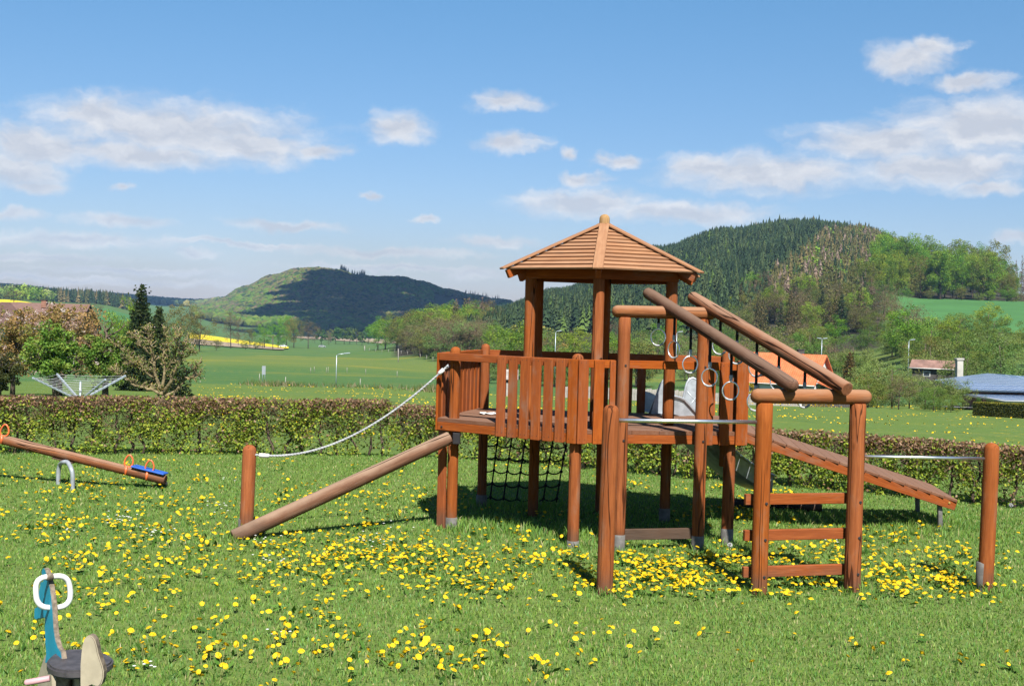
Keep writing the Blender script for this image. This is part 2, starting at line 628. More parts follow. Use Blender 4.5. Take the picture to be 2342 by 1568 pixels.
# ------------------------------------------------------------------ terrain
YN = np.array([14, 20, 36, 62, 100, 145, 200, 300, 400, 500, 650, 890, 1200, 1600, 2000, 2500, 3000, 3500, 4500, 9000.])
_near = [0, -.8, -2.0, -3.4, -5.4]
_cols = {
    -2500: [-7.5, -9, -8, -5, -2, 1, 4, 5, 5, 12, 25, 38, 40, 20, 0],
    0:     [-7.5, -9, -8, -5, -2, 1, 4, 5, 5, 12, 25, 36, 40, 20, 0],
    200:   [-7.3, -9, -11, -9, -6, -4, 0, 3, 4, 8, 14, 21, 22, 10, 0],
    450:   [-7.3, -9, -11.5, -14, -16, -17, -18, -16, -13, -10, 0, 8, 13, 5, 0],
    500:   [-7.3, -9, -11.5, -14, -16, -19, -22, -23, -20, -5, 12, 12, 10, 5, 0],
    560:   [-7.3, -9, -11.5, -14, -16, -20, -24, -26, -24, 6, 41, 20, 10, 5, 0],
    620:   [-7.3, -9, -11.5, -14, -16, -20, -24, -27, -26, 12, 66, 40, 10, 5, 0],
    680:   [-7.3, -9, -11.5, -14, -16, -20, -24, -27, -27, 15, 82, 50, 10, 5, 0],
    720:   [-7.3, -9, -11.5, -14, -16, -20, -24, -27, -27, 16, 85, 50, 10, 5, 0],
    770:   [-7.3, -9, -11.5, -14, -16, -20, -24, -27, -27, 16, 81, 50, 10, 5, 0],
    810:   [-7.3, -9, -11.5, -14, -16, -20, -24, -27, -27, 14, 71, 50, 10, 5, 0],
    860:   [-7.3, -9, -11.7, -14, -15.5, -18, -24, -27, -26, 12, 68, 50, 10, 5, 0],
    910:   [-7.3, -9, -11.9, -13.5, -14, -16, -23, -26, -25, 12, 70, 50, 10, 5, 0],
    960:   [-7.4, -9.1, -12, -12.5, -12, -13, -21, -25, -24, 10, 61, 40, 10, 5, 0],
    1020:  [-7.5, -9.3, -12, -11.5, -9.5, -9, -16, -22, -20, 6, 45, 30, 10, 5, 0],
    1080:  [-7.6, -9.5, -11.5, -10, -8, -7, -9, -14, -15, 4, 35, 25, 10, 5, 0],
    1130:  [-7.7, -9.6, -11, -9, -6.5, -4.5, -3, -4, -8, 2, 27, 20, 10, 5, 0],
    1270:  [-7.8, -9.8, -9, -6, -1, 5, 13, 17, 5, 0, 10, 10, 5, 5, 0],
    1500:  [-8.0, -9.8, -9, -5, 4, 20, 47, 60, 40, 10, 5, 5, 5, 5, 0],
    1650:  [-8.3, -9.5, -8, -2, 10, 30, 63, 74, 50, 10, 5, 5, 5, 5, 0],
    1830:  [-8.7, -9.2, -6.5, 1, 14, 36, 71, 84, 55, 10, 5, 5, 5, 5, 0],
    1960:  [-8.5, -8.5, -5, 3, 15, 35, 68, 80, 55, 10, 5, 5, 5, 5, 0],
    2100:  [-7.6, -6.8, -1.5, 4.5, 12, 25, 52, 65, 40, 10, 5, 5, 5, 5, 0],
    2342:  [-7.2, -6.4, -1.2, 5, 12.3, 20, 26, 20, 10, 5, 5, 5, 5, 5, 0],
    5200:  [-7.2, -6.4, -1.2, 5, 12.3, 20, 26, 20, 10, 5, 5, 5, 5, 5, 0],
}
CXS = np.array(sorted(_cols))
TZ = np.array([_near + _cols[c] for c in CXS])
LYN = np.log(YN)


def hnoise(X, Y, s, seed):
    r_ = np.random.default_rng(seed)
    o = np.zeros_like(np.asarray(X, float))
    for k in range(5):
        a, p = r_.uniform(0, 6.28), r_.uniform(0, 6.28)
        f = s * r_.uniform(.6, 1.7)
        o = o + np.sin((X * math.cos(a) + Y * math.sin(a)) * f + p)
    return o / 5


def terr(X, Y):
    X = np.asarray(X, float)
    Y = np.asarray(Y, float)
    Yc = np.clip(Y, 14, 8999)
    xp = np.clip(CX + F * X / Yc, CXS[0], CXS[-1] - 1e-3)
    ly = np.log(Yc)
    j = np.clip(np.searchsorted(LYN, ly, 'right') - 1, 0, len(LYN) - 2)
    i = np.clip(np.searchsorted(CXS, xp, 'right') - 1, 0, len(CXS) - 2)
    v = (ly - LYN[j]) / (LYN[j + 1] - LYN[j])
    u = (xp - CXS[i]) / (CXS[i + 1] - CXS[i])
    u = u * u * (3 - 2 * u)
    # Catmull-Rom in depth
    def cr(ii):
        p1, p2 = TZ[ii, j], TZ[ii, j + 1]
        p0, p3 = TZ[ii, np.maximum(j - 1, 0)], TZ[ii, np.minimum(j + 2, len(LYN) - 1)]
        return p1 + 0.5 * v * (p2 - p0 + v * (2 * p0 - 5 * p1 + 4 * p2 - p3 + v * (3 * (p1 - p2) + p3 - p0)))
    z = cr(i) * (1 - u) + cr(i + 1) * u
    z = np.where(Y <= 14, 0, z)
    # lawn: gentle unevenness, an earth bank where the ramp lands
    z = z + np.where(Y < 16, 0.018 * hnoise(X, Y, 1.3, 3), 0)
    z = z + 0.10 * np.exp(-((X - 3.75) / .75) ** 2 - ((Y - 10.0) / .75) ** 2)
    z = z + np.clip((Y - 40) / 200, 0, 1) * 0.35 * hnoise(X, Y, 0.06, 5)
    return z


def G(x, Y, dz=0.0):
    """ground point Y metres out in the photograph's column x (taken at the horizon)"""
    X = (x - CX) / F * Y
    return Vector((X, Y, float(terr(X, Y)) + dz))


def gpx(x, y):
    """ground point of the near lawn under photograph pixel (x, y)"""
    d = ray(x, y)
    t = -H / d.z
    p = CAMPOS + d * t
    return Vector((p.x, p.y, float(terr(p.x, p.y))))


def ground_mat():
    ma, n, out = mat_new('meadow')
    tcn = n.n('ShaderNodeTexCoord')
    co = tcn.outputs['Object']
    x, y, z = n.sep(co)
    big = n.noise(co, 0.02, 5, 0.6)
    mid = n.noise(co, 0.22, 6, 0.65)
    fin = n.noise(co, 3.0, 5, 0.7)
    c = n.mix(n.remap(mid, 0.32, 0.68), (0.072, 0.145, 0.030), (0.118, 0.195, 0.040))
    c = n.mix(n.remap(big, 0.35, 0.65, 0.0, 0.75), c, (0.062, 0.160, 0.050))
    c = n.mix(n.remap(fin, 0.35, 0.75, 0.0, 0.5), c, (0.13, 0.18, 0.05))
    # strips of mowing and dry grass running across the slope
    st = n.noise(n.vmath('MULTIPLY', co, (0.012, 0.16, 0.0)), 1.0, 4, 0.6)
    c = n.mix(n.remap(st, 0.60, 0.70, 0.0, 0.4), c, (0.21, 0.20, 0.085))
    # strips of land under different use: yellow-green pasture, deeper mown grass, flowery pasture
    wv = n.math('ADD', y, n.math('MULTIPLY', n.math('SUBTRACT', n.noise(n.vmath('MULTIPLY', co, (0.02, 0.02, 0.0)), 1.0, 3, 0.5), 0.5), 60))
    c = n.mix(n.math('MULTIPLY', n.remap(wv, 132, 128), 0.55), c, (0.150, 0.215, 0.042))
    c = n.mix(n.math('MULTIPLY', n.math('MULTIPLY', n.remap(wv, 128, 136), n.remap(wv, 230, 190)), 0.6), c, (0.060, 0.150, 0.046))
    c = n.mix(n.math('MULTIPLY', n.math('MULTIPLY', n.remap(wv, 215, 260), n.remap(wv, 420, 340)), 0.5), c, (0.170, 0.210, 0.045))
    # tussocks and last year's straw
    tus = n.noise(n.vmath('MULTIPLY', co, (0.55, 0.28, 0.0)), 1.0, 6, 0.72)
    c = n.mix(n.remap(tus, 0.50, 0.72, 0.0, 0.55), c, (0.155, 0.205, 0.055))
    c = n.mix(n.remap(tus, 0.46, 0.28, 0.0, 0.55), c, (0.040, 0.105, 0.028))
    st2 = n.noise(n.vmath('MULTIPLY', co, (0.03, 0.5, 0.0)), 1.0, 5, 0.7)
    c = n.mix(n.math('MULTIPLY', n.remap(st2, 0.58, 0.70, 0.0, 0.5), n.remap(y, 90, 140)), c, (0.26, 0.22, 0.11))
    # dandelions too far off to be told apart
    ye = n.noise(n.vmath('MULTIPLY', co, (0.09, 0.09, 0.0)), 1.0, 4, 0.65)
    yf = n.noise(n.vmath('MULTIPLY', co, (1.6, 0.6, 0.0)), 1.0, 4, 0.75)
    band = n.math('MULTIPLY', n.remap(y, 24, 34), n.remap(y, 330, 420, 1.0, 0.0))
    yy = n.math('MULTIPLY', n.math('MULTIPLY', n.remap(ye, 0.46, 0.66), n.remap(yf, 0.56, 0.66)), band)
    c = n.mix(n.math('MULTIPLY', yy, 0.85), c, (0.52, 0.37, 0.02))
    yw = n.noise(n.vmath('MULTIPLY', co, (0.02, 0.035, 0.0)), 1.0, 5, 0.7)
    yw = n.math('MULTIPLY', n.remap(yw, 0.52, 0.66), n.math('MULTIPLY', n.remap(y, 150, 230), n.remap(y, 420, 560, 1.0, 0.0)))
    c = n.mix(n.math('MULTIPLY', yw, 0.45), c, (0.36, 0.29, 0.03))
    # needle and leaf litter under the woods
    at = n.n('ShaderNodeAttribute', attribute_name='litter')
    c = n.mix(at.outputs['Fac'], c, (0.055, 0.048, 0.030))
    # bare thatch between the blades of the lawn
    lawn = n.remap(y, 14.0, 16.0, 1.0, 0.0)
    c = n.mix(n.math('MULTIPLY', lawn, n.remap(fin, 0.3, 0.7, 0.35, 0.85)), c, (0.150, 0.205, 0.060))
    c = n.mix(1.0, c, (0.60, 0.60, 0.60), 'MULTIPLY')
    bmp = n.math('ADD', fin, n.math('MULTIPLY', mid, 2.0))
    principled(n, out, c, 0.9, 0, 0.1, bmp, 0.7, 0.12)
    return ma


M_ground = ground_mat()


def build_ground():
    ys = np.concatenate([np.linspace(-6, 14, 41), np.linspace(14.5, 40, 30), np.geomspace(42, 3600, 120), [4200]])
    ss = np.concatenate([np.linspace(-1.35, -.62, 12), np.linspace(-.6, .6, 161), np.linspace(.62, 1.35, 12)])
    S, Y = np.meshgrid(ss, ys)
    X = S * (Y + 8 * np.exp(-np.clip(Y, 0, None) / 12.0) + np.where(Y < 0, -Y, 0))
    Z = terr(X, Y)
    V = np.stack([X, Y, Z], -1).reshape(-1, 3)
    nr, nc = S.shape
    a = (np.arange(nr - 1)[:, None] * nc + np.arange(nc - 1)[None]).ravel()
    fc = np.stack([a, a + 1, a + nc + 1, a + nc], -1)
    o = fast_mesh('ground', V, 4, M_ground, faces=fc, smooth=True, kind='structure')
    xp = CX + F * X / np.maximum(Y, 14)
    lit = ((Y > 300) & (xp > 1080) & (Y < 1700) & ~((xp > 2010) & (Y < 540))).astype(np.float32)
    lit = np.maximum(lit, ((xp > 900) & (xp <= 1080) & (Y > 400) & (Y < 600)).astype(np.float32))
    lit = np.maximum(lit, ((xp > 440) & (Y > 1620) & (xp < 1200) & (Y < 3000)).astype(np.float32))
    at = o.data.attributes.new('litter', 'FLOAT', 'POINT')
    at.data.foreach_set('value', lit.ravel())
    return o


build_ground()


def sheet(name, quad, mat, dz, nx=24, ny=10):
    """field or road laid over the terrain; quad = four (column, distance) corners: near-left, near-right, far-right, far-left"""
    V, fc = [], []
    for j in range(ny + 1):
        v = j / ny
        for i in range(nx + 1):
            u = i / nx
            a = [quad[0][k] * (1 - u) + quad[1][k] * u for k in (0, 1)]
            b = [quad[3][k] * (1 - u) + quad[2][k] * u for k in (0, 1)]
            V.append(G(a[0] * (1 - v) + b[0] * v, a[1] * (1 - v) + b[1] * v, dz))
    for j in range(ny):
        for i in range(nx):
            a = j * (nx + 1) + i
            fc.append((a, a + 1, a + nx + 2, a + nx + 1))
    o = mesh_obj(name, V, fc, mat, smooth=True)
    o['kind'] = 'structure'
    return o


M_rape = plain('rapeseed_in_bloom', (0.66, 0.52, 0.015), 0.9, 0, 0.1, 0.12, 0.2)
M_plough = plain('ploughed_soil', (0.30, 0.23, 0.16), 0.95, 0, 0.1, 0.12, 0.1)
M_crop = plain('young_crop', (0.058, 0.155, 0.045), 0.9, 0, 0.1, 0.12, 0.05)
M_asph = plain('road_asphalt', (0.24, 0.235, 0.23), 0.9, 0, 0.2, 0.15, 0.8)
def strip(name, x0, x1, near, far, mat, dz):
    """field between two straight sight lines; near and far give the photograph height at x0 and x1"""
    V, fc = [], []
    ys = np.geomspace(520, 1560, 900)
    nx, ny = 40, 6
    for i in range(nx + 1):
        x = x0 + (x1 - x0) * i / nx
        X = (x - CX) / F * ys
        yp = YH + F * (H - terr(X, ys)) / ys
        yp = np.minimum.accumulate(yp)
        lim = []
        for (a, b) in (near, far):
            y = a + (b - a) * i / nx
            y = y - ROLL * (x - CX)
            lim.append(float(np.interp(-y, -yp, ys)))
        for j in range(ny + 1):
            Y = lim[0] + (lim[1] - lim[0]) * j / ny
            V.append(G(x, Y, dz))
    for i in range(nx):
        for j in range(ny):
            a = i * (ny + 1) + j
            fc.append((a, a + ny + 1, a + ny + 2, a + 1))
    o = mesh_obj(name, V, fc, mat, smooth=True)
    o['kind'] = 'structure'


strip('rapeseed_field', 432, 660, (775, 799), (762, 795), M_rape, 0.6)
strip('ploughed_field', 432, 650, (788, 802), (775, 798), M_plough, 0.5)
sheet('ploughed_field', [(600, 1250), (1010, 900), (860, 1250), (640, 1500)], M_plough, 0.6)
sheet('rapeseed_field', [(-300, 620), (10, 640), (76, 760), (-300, 840)], M_rape, 0.9)
sheet('crop_field', [(2045, 345), (2700, 300), (2700, 540), (2045, 525)], M_crop, 0.25)
sheet('crop_field', [(110, 520), (300, 560), (400, 900), (130, 900)], M_crop, 0.3)
sheet('village_road', [(2120, 108), (2620, 88), (2620, 94), (2120, 117)], M_asph, 0.22)
# ------------------------------------------------------------------ the wooden play tower
DZ0, DZ1 = 0.80, 0.868            # fascia
DTOP = 0.900                      # deck surface
RT = 1.435                        # rail top
A, B, C, D, E_ = (Vector(v) for v in ((-.595, 9.50, 0), (.505, 8.76, 0), (1.815, 8.95, 0), (1.98, 10.45, 0), (-.27, 10.66, 0)))
UPZ = Vector((0, 0, 1))
tower = thing('play_tower', (0.7, 9.7, 0), 'reddish wooden play tower on posts with slatted railing and six-sided roof', 'play tower')


def at(p, z):
    return Vector((p.x, p.y, z))


def edge(p, q):
    d = (q - p)
    L = d.length
    d.normalize()
    n = Vector((d.y, -d.x, 0))    # points outward for counter-clockwise deck A-B-C-D-E
    return d, n, L


# deck boards, cut to the outline
def deck_boards():
    d, n, L = edge(A, B)
    poly = [A, B, C, D, E_]
    inward = -n
    maxd = max((p - A).dot(inward) for p in poly)
    wdt = .145
    k = 0
    s = 0.002
    while s < maxd:
        s1 = min(s + wdt - .006, maxd)
        # clip polygon to the strip s..s1
        def clip(pl, f):
            out = []
            for i in range(len(pl)):
                p, q = pl[i], pl[(i + 1) % len(pl)]
                a, b = f(p), f(q)
                if a >= 0:
                    out.append(p)
                if (a >= 0) != (b >= 0):
                    out.append(p + (q - p) * (a / (a - b)))
            return out
        pl = clip(poly, lambda p: (p - A).dot(inward) - s)
        pl = clip(pl, lambda p: s1 - (p - A).dot(inward))
        if len(pl) >= 3:
            M, _ = basis(at(A, DTOP), at(B, DTOP))
            Mi = M.inverted()
            top = [Mi @ at(p, DTOP) for p in pl]
            dz = random.uniform(-.002, .002)
            vs = [(p.x, p.y, p.z + dz) for p in top] + [(p.x, p.y, p.z - .03) for p in top]
            m_ = len(top)
            fs = [tuple(range(m_)), tuple(reversed(range(m_, 2 * m_)))] + [(i, i + m_, (i + 1) % m_ + m_, (i + 1) % m_) for i in range(m_)]
            mesh_obj('deck_board', vs, fs, M_deck, tower, M)
        s += wdt
        k += 1


deck_boards()


def rail_run(p, q, slats, top=True, low=True, inset=0.0, thick=.036):
    """one side of the railing: fascia, top rail and slats nailed outside; slats = centre positions along the side"""
    d, n, L = edge(p, q)
    if low:
        beam('fascia_board', at(p, (DZ0 + DZ1) / 2) - n * .018, at(q, (DZ0 + DZ1) / 2) - n * .018, thick, DZ1 - DZ0, M_slat, tower)
    if top:
        beam('top_rail', at(p, RT - .032) - n * .018, at(q, RT - .032) - n * .018, thick, .062, M_slat, tower)
    for s in slats:
        c = p + d * s + n * .0125
        lean = random.uniform(-.002, .002)
        z1 = RT + random.uniform(-.004, .002)
        sl = beam('slat', at(c, DZ0 - .004) , at(c + d * lean, z1), .021, .077, M_slat, tower, up=d, bev=.0025)
        for zz in (RT - .025, DZ0 + .03):
            for sgn in (-1, 1):
                pos = at(c, zz) + n * .0105 + d * (sgn * .02)
                NAILS.append(pos)


NAILS = []
dAB, nAB, LAB = edge(A, B)
dBC, nBC, LBC = edge(B, C)
# A-B: the left third is open below the rail, then seven slats
rail_run(A, B, [LAB - .035 - .1095 * k for k in range(7)][::-1])
# B-C: three slats, the climbing opening, two slats
rail_run(B, C, [.040, .160, .283, LBC - .30, LBC - .17, LBC - .04])
# C-D: ramp opening in the middle
dCD, nCD, LCD = edge(C, D)
rail_run(C, D, [.045, .15, .26, LCD - .05], top=False)
beam('top_rail', at(C, RT - .032) - nCD * .018, at(C + dCD * .42, RT - .032) - nCD * .018, .036, .062, M_slat, tower)
# D-E: back side with openings for slide and net
dDE, nDE, LDE = edge(D, E_)
rail_run(D, E_, [.06, .17, .80, .92, 1.04])
# E-A: tight slats
dEA, nEA, LEA = edge(E_, A)
rail_run(E_, A, [.05 + k * (LEA - .10) / 10 for k in range(11)])

# railing posts with rounded heads
def post(p, z0, z1, r=.046, mat=M_post, cap='dome', name='post', lean=0.0):
    return log(name, at(p, z0), at(p + Vector((lean, 0, 0)), z1), r, mat, tower, 'flat', cap)


cA = A + (dAB * .105) - nAB * .085
cB = Vector((.505, 8.845, 0))
cD = D + Vector((-.05, -.06, 0))
cE = E_ + Vector((.03, -.08, 0))
cR = C + Vector((-.095, .085, 0))
oA = post(cA, -.1, 1.485, .044)
oB = post(cB, -.1, 1.475, .046)
post(cD, .45, 1.50, .044)
oE = post(cE, -.1, 1.49, .042)
oR = post(cR, -.1, 1.41, .047)
# plank leg beside the left post
beam('leg_plank', at(A + dAB * .028 - nAB * .045, -.05), at(A + dAB * .028 - nAB * .045, DZ0), .03, .075, M_slat, tower, up=dAB)
# roof posts: six-sided ring
RC = Vector((.752, 9.78, 0))
HEX = [math.radians(a) for a in (203, 263, 323, 23, 83, 143)]
for k, a in enumerate(HEX):
    p = RC + Vector((math.cos(a), math.sin(a), 0)) * .664
    z0 = DTOP - .002 if k < 3 else -.1
    o6 = post(p, z0, 2.12, .045, cap='flat', name='roof_post')
    if k == 3:
        oH = o6
# posts of the climbing frame at the front
LLp = B + dBC * .335 + nBC * .062
LRp = B + dBC * .955 + nBC * .062
oLL, oLR = [log('frame_post', at(p, .06), at(p, 1.762), .047, M_post, tower, 'flat', 'flat') for p in (LLp, LRp)]
for p, hgt, own in ((LLp, .125, oLL), (LRp, .115, oLR), (cR, .14, oR), (cA, .085, oA), (cB, .05, oB), (Vector((RC.x + .664 * math.cos(HEX[3]), RC.y + .664 * math.sin(HEX[3]), 0)), .12, oH), (cE, .11, oE)):
    log('post_shoe', at(p, -.08), at(p, hgt), .0492, M_shoe, own, 'flat', 'flat', wob=.004)
# weathered plank between the frame posts, close to the grass
beam('kick_plank', at(LLp, .112) - nBC * .03, at(LRp, .122) - nBC * .03, .03, .082, M_dark, tower)
for p, own in ((LLp, oLL), (LRp, oLR)):
    for z in (DZ0 + .035, RT - .035):
        q = at(p, z) + Vector((.012, -.046, 0))
        log('bolt', q + Vector((0, .01, 0)), q + Vector((0, -.006, 0)), .0085, M_bolt, own, 'flat', 'flat', seg=10, wob=0)
q = at(A + dAB * .045, DZ0 + .03)
log('bolt', q - nAB * .01, q + nAB * .006, .009, M_bolt, tower, 'flat', 'flat', seg=10, wob=0)
# nail heads, far too small to pick apart
vv, ff = [], []
for p in NAILS:
    g = tube_geo([p + Vector((0, .003, 0)), p + Vector((0, -.002, 0))], .0028, 5)
    o_ = len(vv)
    vv += g[0]
    ff += [tuple(i + o_ for i in f) for f in g[1]]
tag(mesh_obj('nail_heads', vv, ff, M_bolt, tower), kind='stuff')
# deck joists seen from below
for s in (.35, .8, 1.3):
    p = A + dAB * (LAB * .5) - nAB * s
    beam('joist', at(p - dAB * .55, .825), at(p + dAB * .75, .825), .04, .06, M_slat, tower)

# ---- roof
EZ, AZ_, ER = 2.125, 2.525, .875
apex = Vector((RC.x, RC.y, AZ_))
cor = [Vector((RC.x + ER * math.cos(a), RC.y + ER * math.sin(a), EZ)) for a in HEX]
for k in range(6):
    p, q = cor[k], cor[(k + 1) % 6]
    mid = (p + q) / 2
    x = (q - p).normalized()
    up_ = (apex - mid)
    sl = up_.length
    v = up_.normalized()
    nn = x.cross(v).normalized()
    if nn.z < 0:
        nn = -nn
    NB = 12
    for i in range(NB):
        t0, t1 = i / NB, (i + 1) / NB + .012
        hw0 = (q - p).length / 2 * (1 - t0) + .014
        hw1 = (q - p).length / 2 * max(0.0, 1 - t1) + .014
        jit = random.uniform(-.002, .002)
        M = Matrix((x, v, nn)).transposed().to_4x4()
        M.translation = mid + v * (sl * (t0 + t1) / 2)
        hl = sl * (t1 - t0) / 2
        zb, zt = .018 + jit, .003       # lower edge of each board laps over the one below
        th = .013
        vs = [(-hw0, -hl, zb), (hw0, -hl, zb), (hw1, hl, zt), (-hw1, hl, zt),
              (-hw0, -hl, zb - th), (hw0, -hl, zb - th), (hw1, hl, zt - th), (-hw1, hl, zt - th)]
        fs = [(0, 1, 2, 3), (7, 6, 5, 4), (0, 4, 5, 1), (1, 5, 6, 2), (2, 6, 7, 3), (3, 7, 4, 0)]
        mesh_obj('roof_board', vs, fs, M_roof, tower, M)
    # hip board over the joint
    d_ = (p - apex).normalized()
    hn = (nn + Vector((math.cos(HEX[k]), math.sin(HEX[k]), 0)) * 0).normalized()
    side = d_.cross(Vector((0, 0, 1))).normalized()
    hup = side.cross(d_).normalized()
    if hup.z < 0:
        hup = -hup
    beam('hip_board', apex + d_ * .02 + hup * .026, p + d_ * .045 + hup * .026, .082, .016, M_roof, tower, up=hup)
    # rafter under the hip with its cut tail
    r0, r1 = apex + d_ * .1 - hup * .035, p + d_ * .015 - hup * .035
    beam('rafter', r0, r1, .045, .07, M_slat, tower, up=hup)
    # ring beam between the posts
    a0, a1 = HEX[k], HEX[(k + 1) % 6]
    b0 = Vector((RC.x + .70 * math.cos(a0), RC.y + .70 * math.sin(a0), 2.125))
    b1 = Vector((RC.x + .70 * math.cos(a1), RC.y + .70 * math.sin(a1), 2.125))
    beam('ring_beam', b0, b1, .04, .135, M_slat, tower)
log('finial', apex + Vector((0, 0, -.02)), apex + Vector((0, 0, .098)), .0445, M_final, tower, 'flat', 'dome')

# ---- cross log on the frame posts
bz = 1.805
b0 = LLp - dBC * .10
b1 = LRp + dBC * .09
log('cross_log', at(b0, bz), at(b1, bz), .047, M_beam, tower, 'dome', 'dome')

# ---- ladder frame in front
LP1, LP2 = Vector((1.640, 7.48, 0)), Vector((2.292, 7.64, 0))
dL = (LP2 - LP1).normalized()
nL = Vector((dL.y, -dL.x, 0))
oL1 = log('ladder_post', at(LP1, -.1), at(LP1, 1.232), .0535, M_post, tower, 'flat', 'flat')
oL2 = log('ladder_post', at(LP2, -.1), at(LP2, 1.232), .0535, M_post, tower, 'flat', 'flat')
log('cross_log', at(LP1 - dL * .095, 1.275), at(LP2 + dL * .09, 1.275), .049, M_beam, tower, 'dome', 'dome')
for z in (.597, .362, .122):
    a_ = at(LP1 - dL * .085, z) - nL * .066
    c_ = at(LP2 + dL * .03, z) - nL * .066
    beam('ladder_rung', a_, c_, .032, .070, M_slat, tower)
    for p, own in ((LP1, oL1), (LP2, oL2)):
        q = at(p, z - .01) + Vector((.022, -.049, 0))
        log('bolt', q + Vector((0, .012, 0)), q + Vector((0, -.006, 0)), .0095, M_bolt, own, 'flat', 'flat', seg=10, wob=0)
# ---- two sloping logs
def sl_ends(x1, x2, e0, e1, lift=.088):
    s = (x1 - CX) / F * 8.7
    # on the rear cross log
    p = at(b0, bz)
    q = at(b1, bz)
    t = (x1 - 1.0 - CX) / F
    def on(p, q, t):
        # point of the line p-q seen at horizontal slope t = X / Y
        k = (p.x - t * p.y) / (t * (q.y - p.y) - (q.x - p.x))
        return p + (q - p) * k
    u = on(p, q, t)
    l = on(at(LP1, 1.275), at(LP2, 1.275), (x2 + 2.6 - CX) / F)
    u, l = u + Vector((0, -.012, .046)), l + Vector((0, 0, .104))
    return u, l, u + (l - u) * e0, u + (l - u) * e1


SL = []
for x1, x2, e0, e1, m_ in ((1528, 1793, -.24, 1.085, M_log), (1622, 1905, -.19, 1.10, M_logr)):
    u, l, s0, s1 = sl_ends(x1, x2, e0, e1)
    log('sloping_log', s0, s1, .047, m_, tower, 'dome', 'flat' if m_ is M_logr else 'dome')
    SL.append((u, l))

# ---- hanging rings
def ring_hanger(p, axis, strap, tilt, label):
    root = thing('hanging_ring', p, label, 'ring', 'rings hanging from the sloping logs')
    top = p + Vector((0, 0, .0))
    low = p - Vector((0, 0, strap))
    beam('strap', top + Vector((0, 0, .05)), low, .008, .019, M_black, root, up=axis, bev=.001)
    beam('clamp', low + Vector((0, 0, .030)), low - Vector((0, 0, .008)), .017, .023, M_grey, root, up=axis)
    tube('shackle', [low + Vector((0, 0, -.004)), low - Vector((0, 0, .022))], .0065, M_steel, root)
    R = .060
    c = low - Vector((0, 0, .020 + R))
    ax = Matrix.Rotation(tilt, 3, 'Z') @ axis
    pts = [c + ax * (R * .93 * math.cos(t)) + Vector((0, 0, R * 1.04 * math.sin(t))) for t in [2 * math.pi * i / 28 for i in range(28)]]
    rg = tube('ring', pts, .0052, M_steel, root, 8, True)
    g = [c + ax * (R * .93 * math.cos(t)) + Vector((0, 0, R * 1.04 * math.sin(t))) for t in [math.pi * (1.30 + .45 * i / 8) for i in range(9)]]
    tube('grip', g, .0075, M_rope, rg, 8)


ORD = ['highest', 'second highest', 'third highest', 'third lowest', 'second lowest', 'lowest']
for li, ts in enumerate(((-.10, .06, .22, .40, .585, .79), (-.04, .10, .25, .42, .60, .80))):
    u, l = SL[li]
    for k, t in enumerate(ts):
        p = u + (l - u) * t - Vector((0, 0, .050))
        tl = (.5, 1.1, .15, .55, .35, .2)[k] if li == 0 else (1.2, .6, .4, .1, .5, .0)[k]
        ring_hanger(p, dL, (.155, .165, .19, .185, .175, .13)[k] if li == 0 else (.12, .11, .10, .10, .10, .10)[k], -tl,
                    '%s steel ring hanging from the %s sloping log' % (ORD[k], 'front' if li == 0 else 'rear'))

# ---- balance bars and their posts
FP = Vector((.626, 7.32, 0))
RP = Vector((3.205, 7.72, 0))
fp = thing('bar_post', at(FP, 0), 'round-topped wooden post carrying the left end of the higher steel bar', 'post')
log('post', at(FP, -.1), at(FP + Vector((.012, 0, 0)), 1.208), .0525, M_post, fp, 'flat', 'dome')
tube('steel_bar', [at(FP, 1.108), at(LP1 - dL * .02, 1.106)], .0130, M_steel, fp, 14)
rp = thing('bar_post', at(RP, 0), 'round-topped wooden post carrying the right end of the lower steel bar', 'post')
log('post', at(RP, -.1), at(RP + Vector((.012, 0, 0)), .988), .050, M_post, rp, 'flat', 'dome')
tube('steel_bar', [at(LP2, .884), at(RP, .880)], .0108, M_steel, rp, 14)
log('post_shoe', at(RP + Vector((-.012, .006, 0)), -.05), at(RP + Vector((-.012, .006, 0)), .19), .047, M_shoe, rp, 'flat', 'flat', wob=.004)

# ---- climbing log and hand rope on the left
ROP = Vector((-2.062, 9.12, 0))
lgb = gpx(533, 1236)
lg = thing('climbing_log', lgb, 'weathered split log leaning from the grass up to the deck', 'log')
log('log', lgb + Vector((0, 0, .015)), at(cA + dAB * .06 + nAB * .13, .752), .060, M_log2, lg, 'flat', 'flat', r1=.053)
beam('bracket', at(cA + dAB * .07 + nAB * .05, .79), at(cA + dAB * .07 + nAB * .05, .70), .06, .11, M_bolt, lg)
rpst = thing('rope_post', at(ROP, 0), 'short round-topped wooden post holding the lower end of the rope', 'post')
log('post', at(ROP, -.1), at(ROP + Vector((.016, 0, 0)), .682), .0535, M_post, rpst, 'flat', 'dome')
log('post_shoe', at(ROP + Vector((-.012, .006, 0)), -.06), at(ROP + Vector((-.012, .006, 0)), .10), .050, M_shoe, rpst, 'flat', 'flat', wob=.004)
rope = thing('hand_rope', at(ROP, .6), 'twisted white rope sagging from short post up to the deck corner', 'rope')
r0 = at(ROP, .606) + Vector((.055, -.01, 0))
r1 = at(cA, 1.335) + Vector((-.055, -.035, 0))
pts = []
for i in range(41):
    t = i / 40
    p = r0.lerp(r1, t)
    p.z -= .235 * 4 * t * (1 - t) * (1 - .18 * t)
    pts.append(p)
for s in range(3):
    tw = []
    for i in range(0, 241):
        t = i / 240 * 40
        j = min(int(t), 39)
        p = pts[j].lerp(pts[j + 1], t - j)
        a = i / 240 * 2 * math.pi * 22 + s * 2.094
        tw.append(p + Vector((0, math.cos(a), math.sin(a))) * .0046)
    tube('strand', tw, .0056, M_rope, rope, 6)
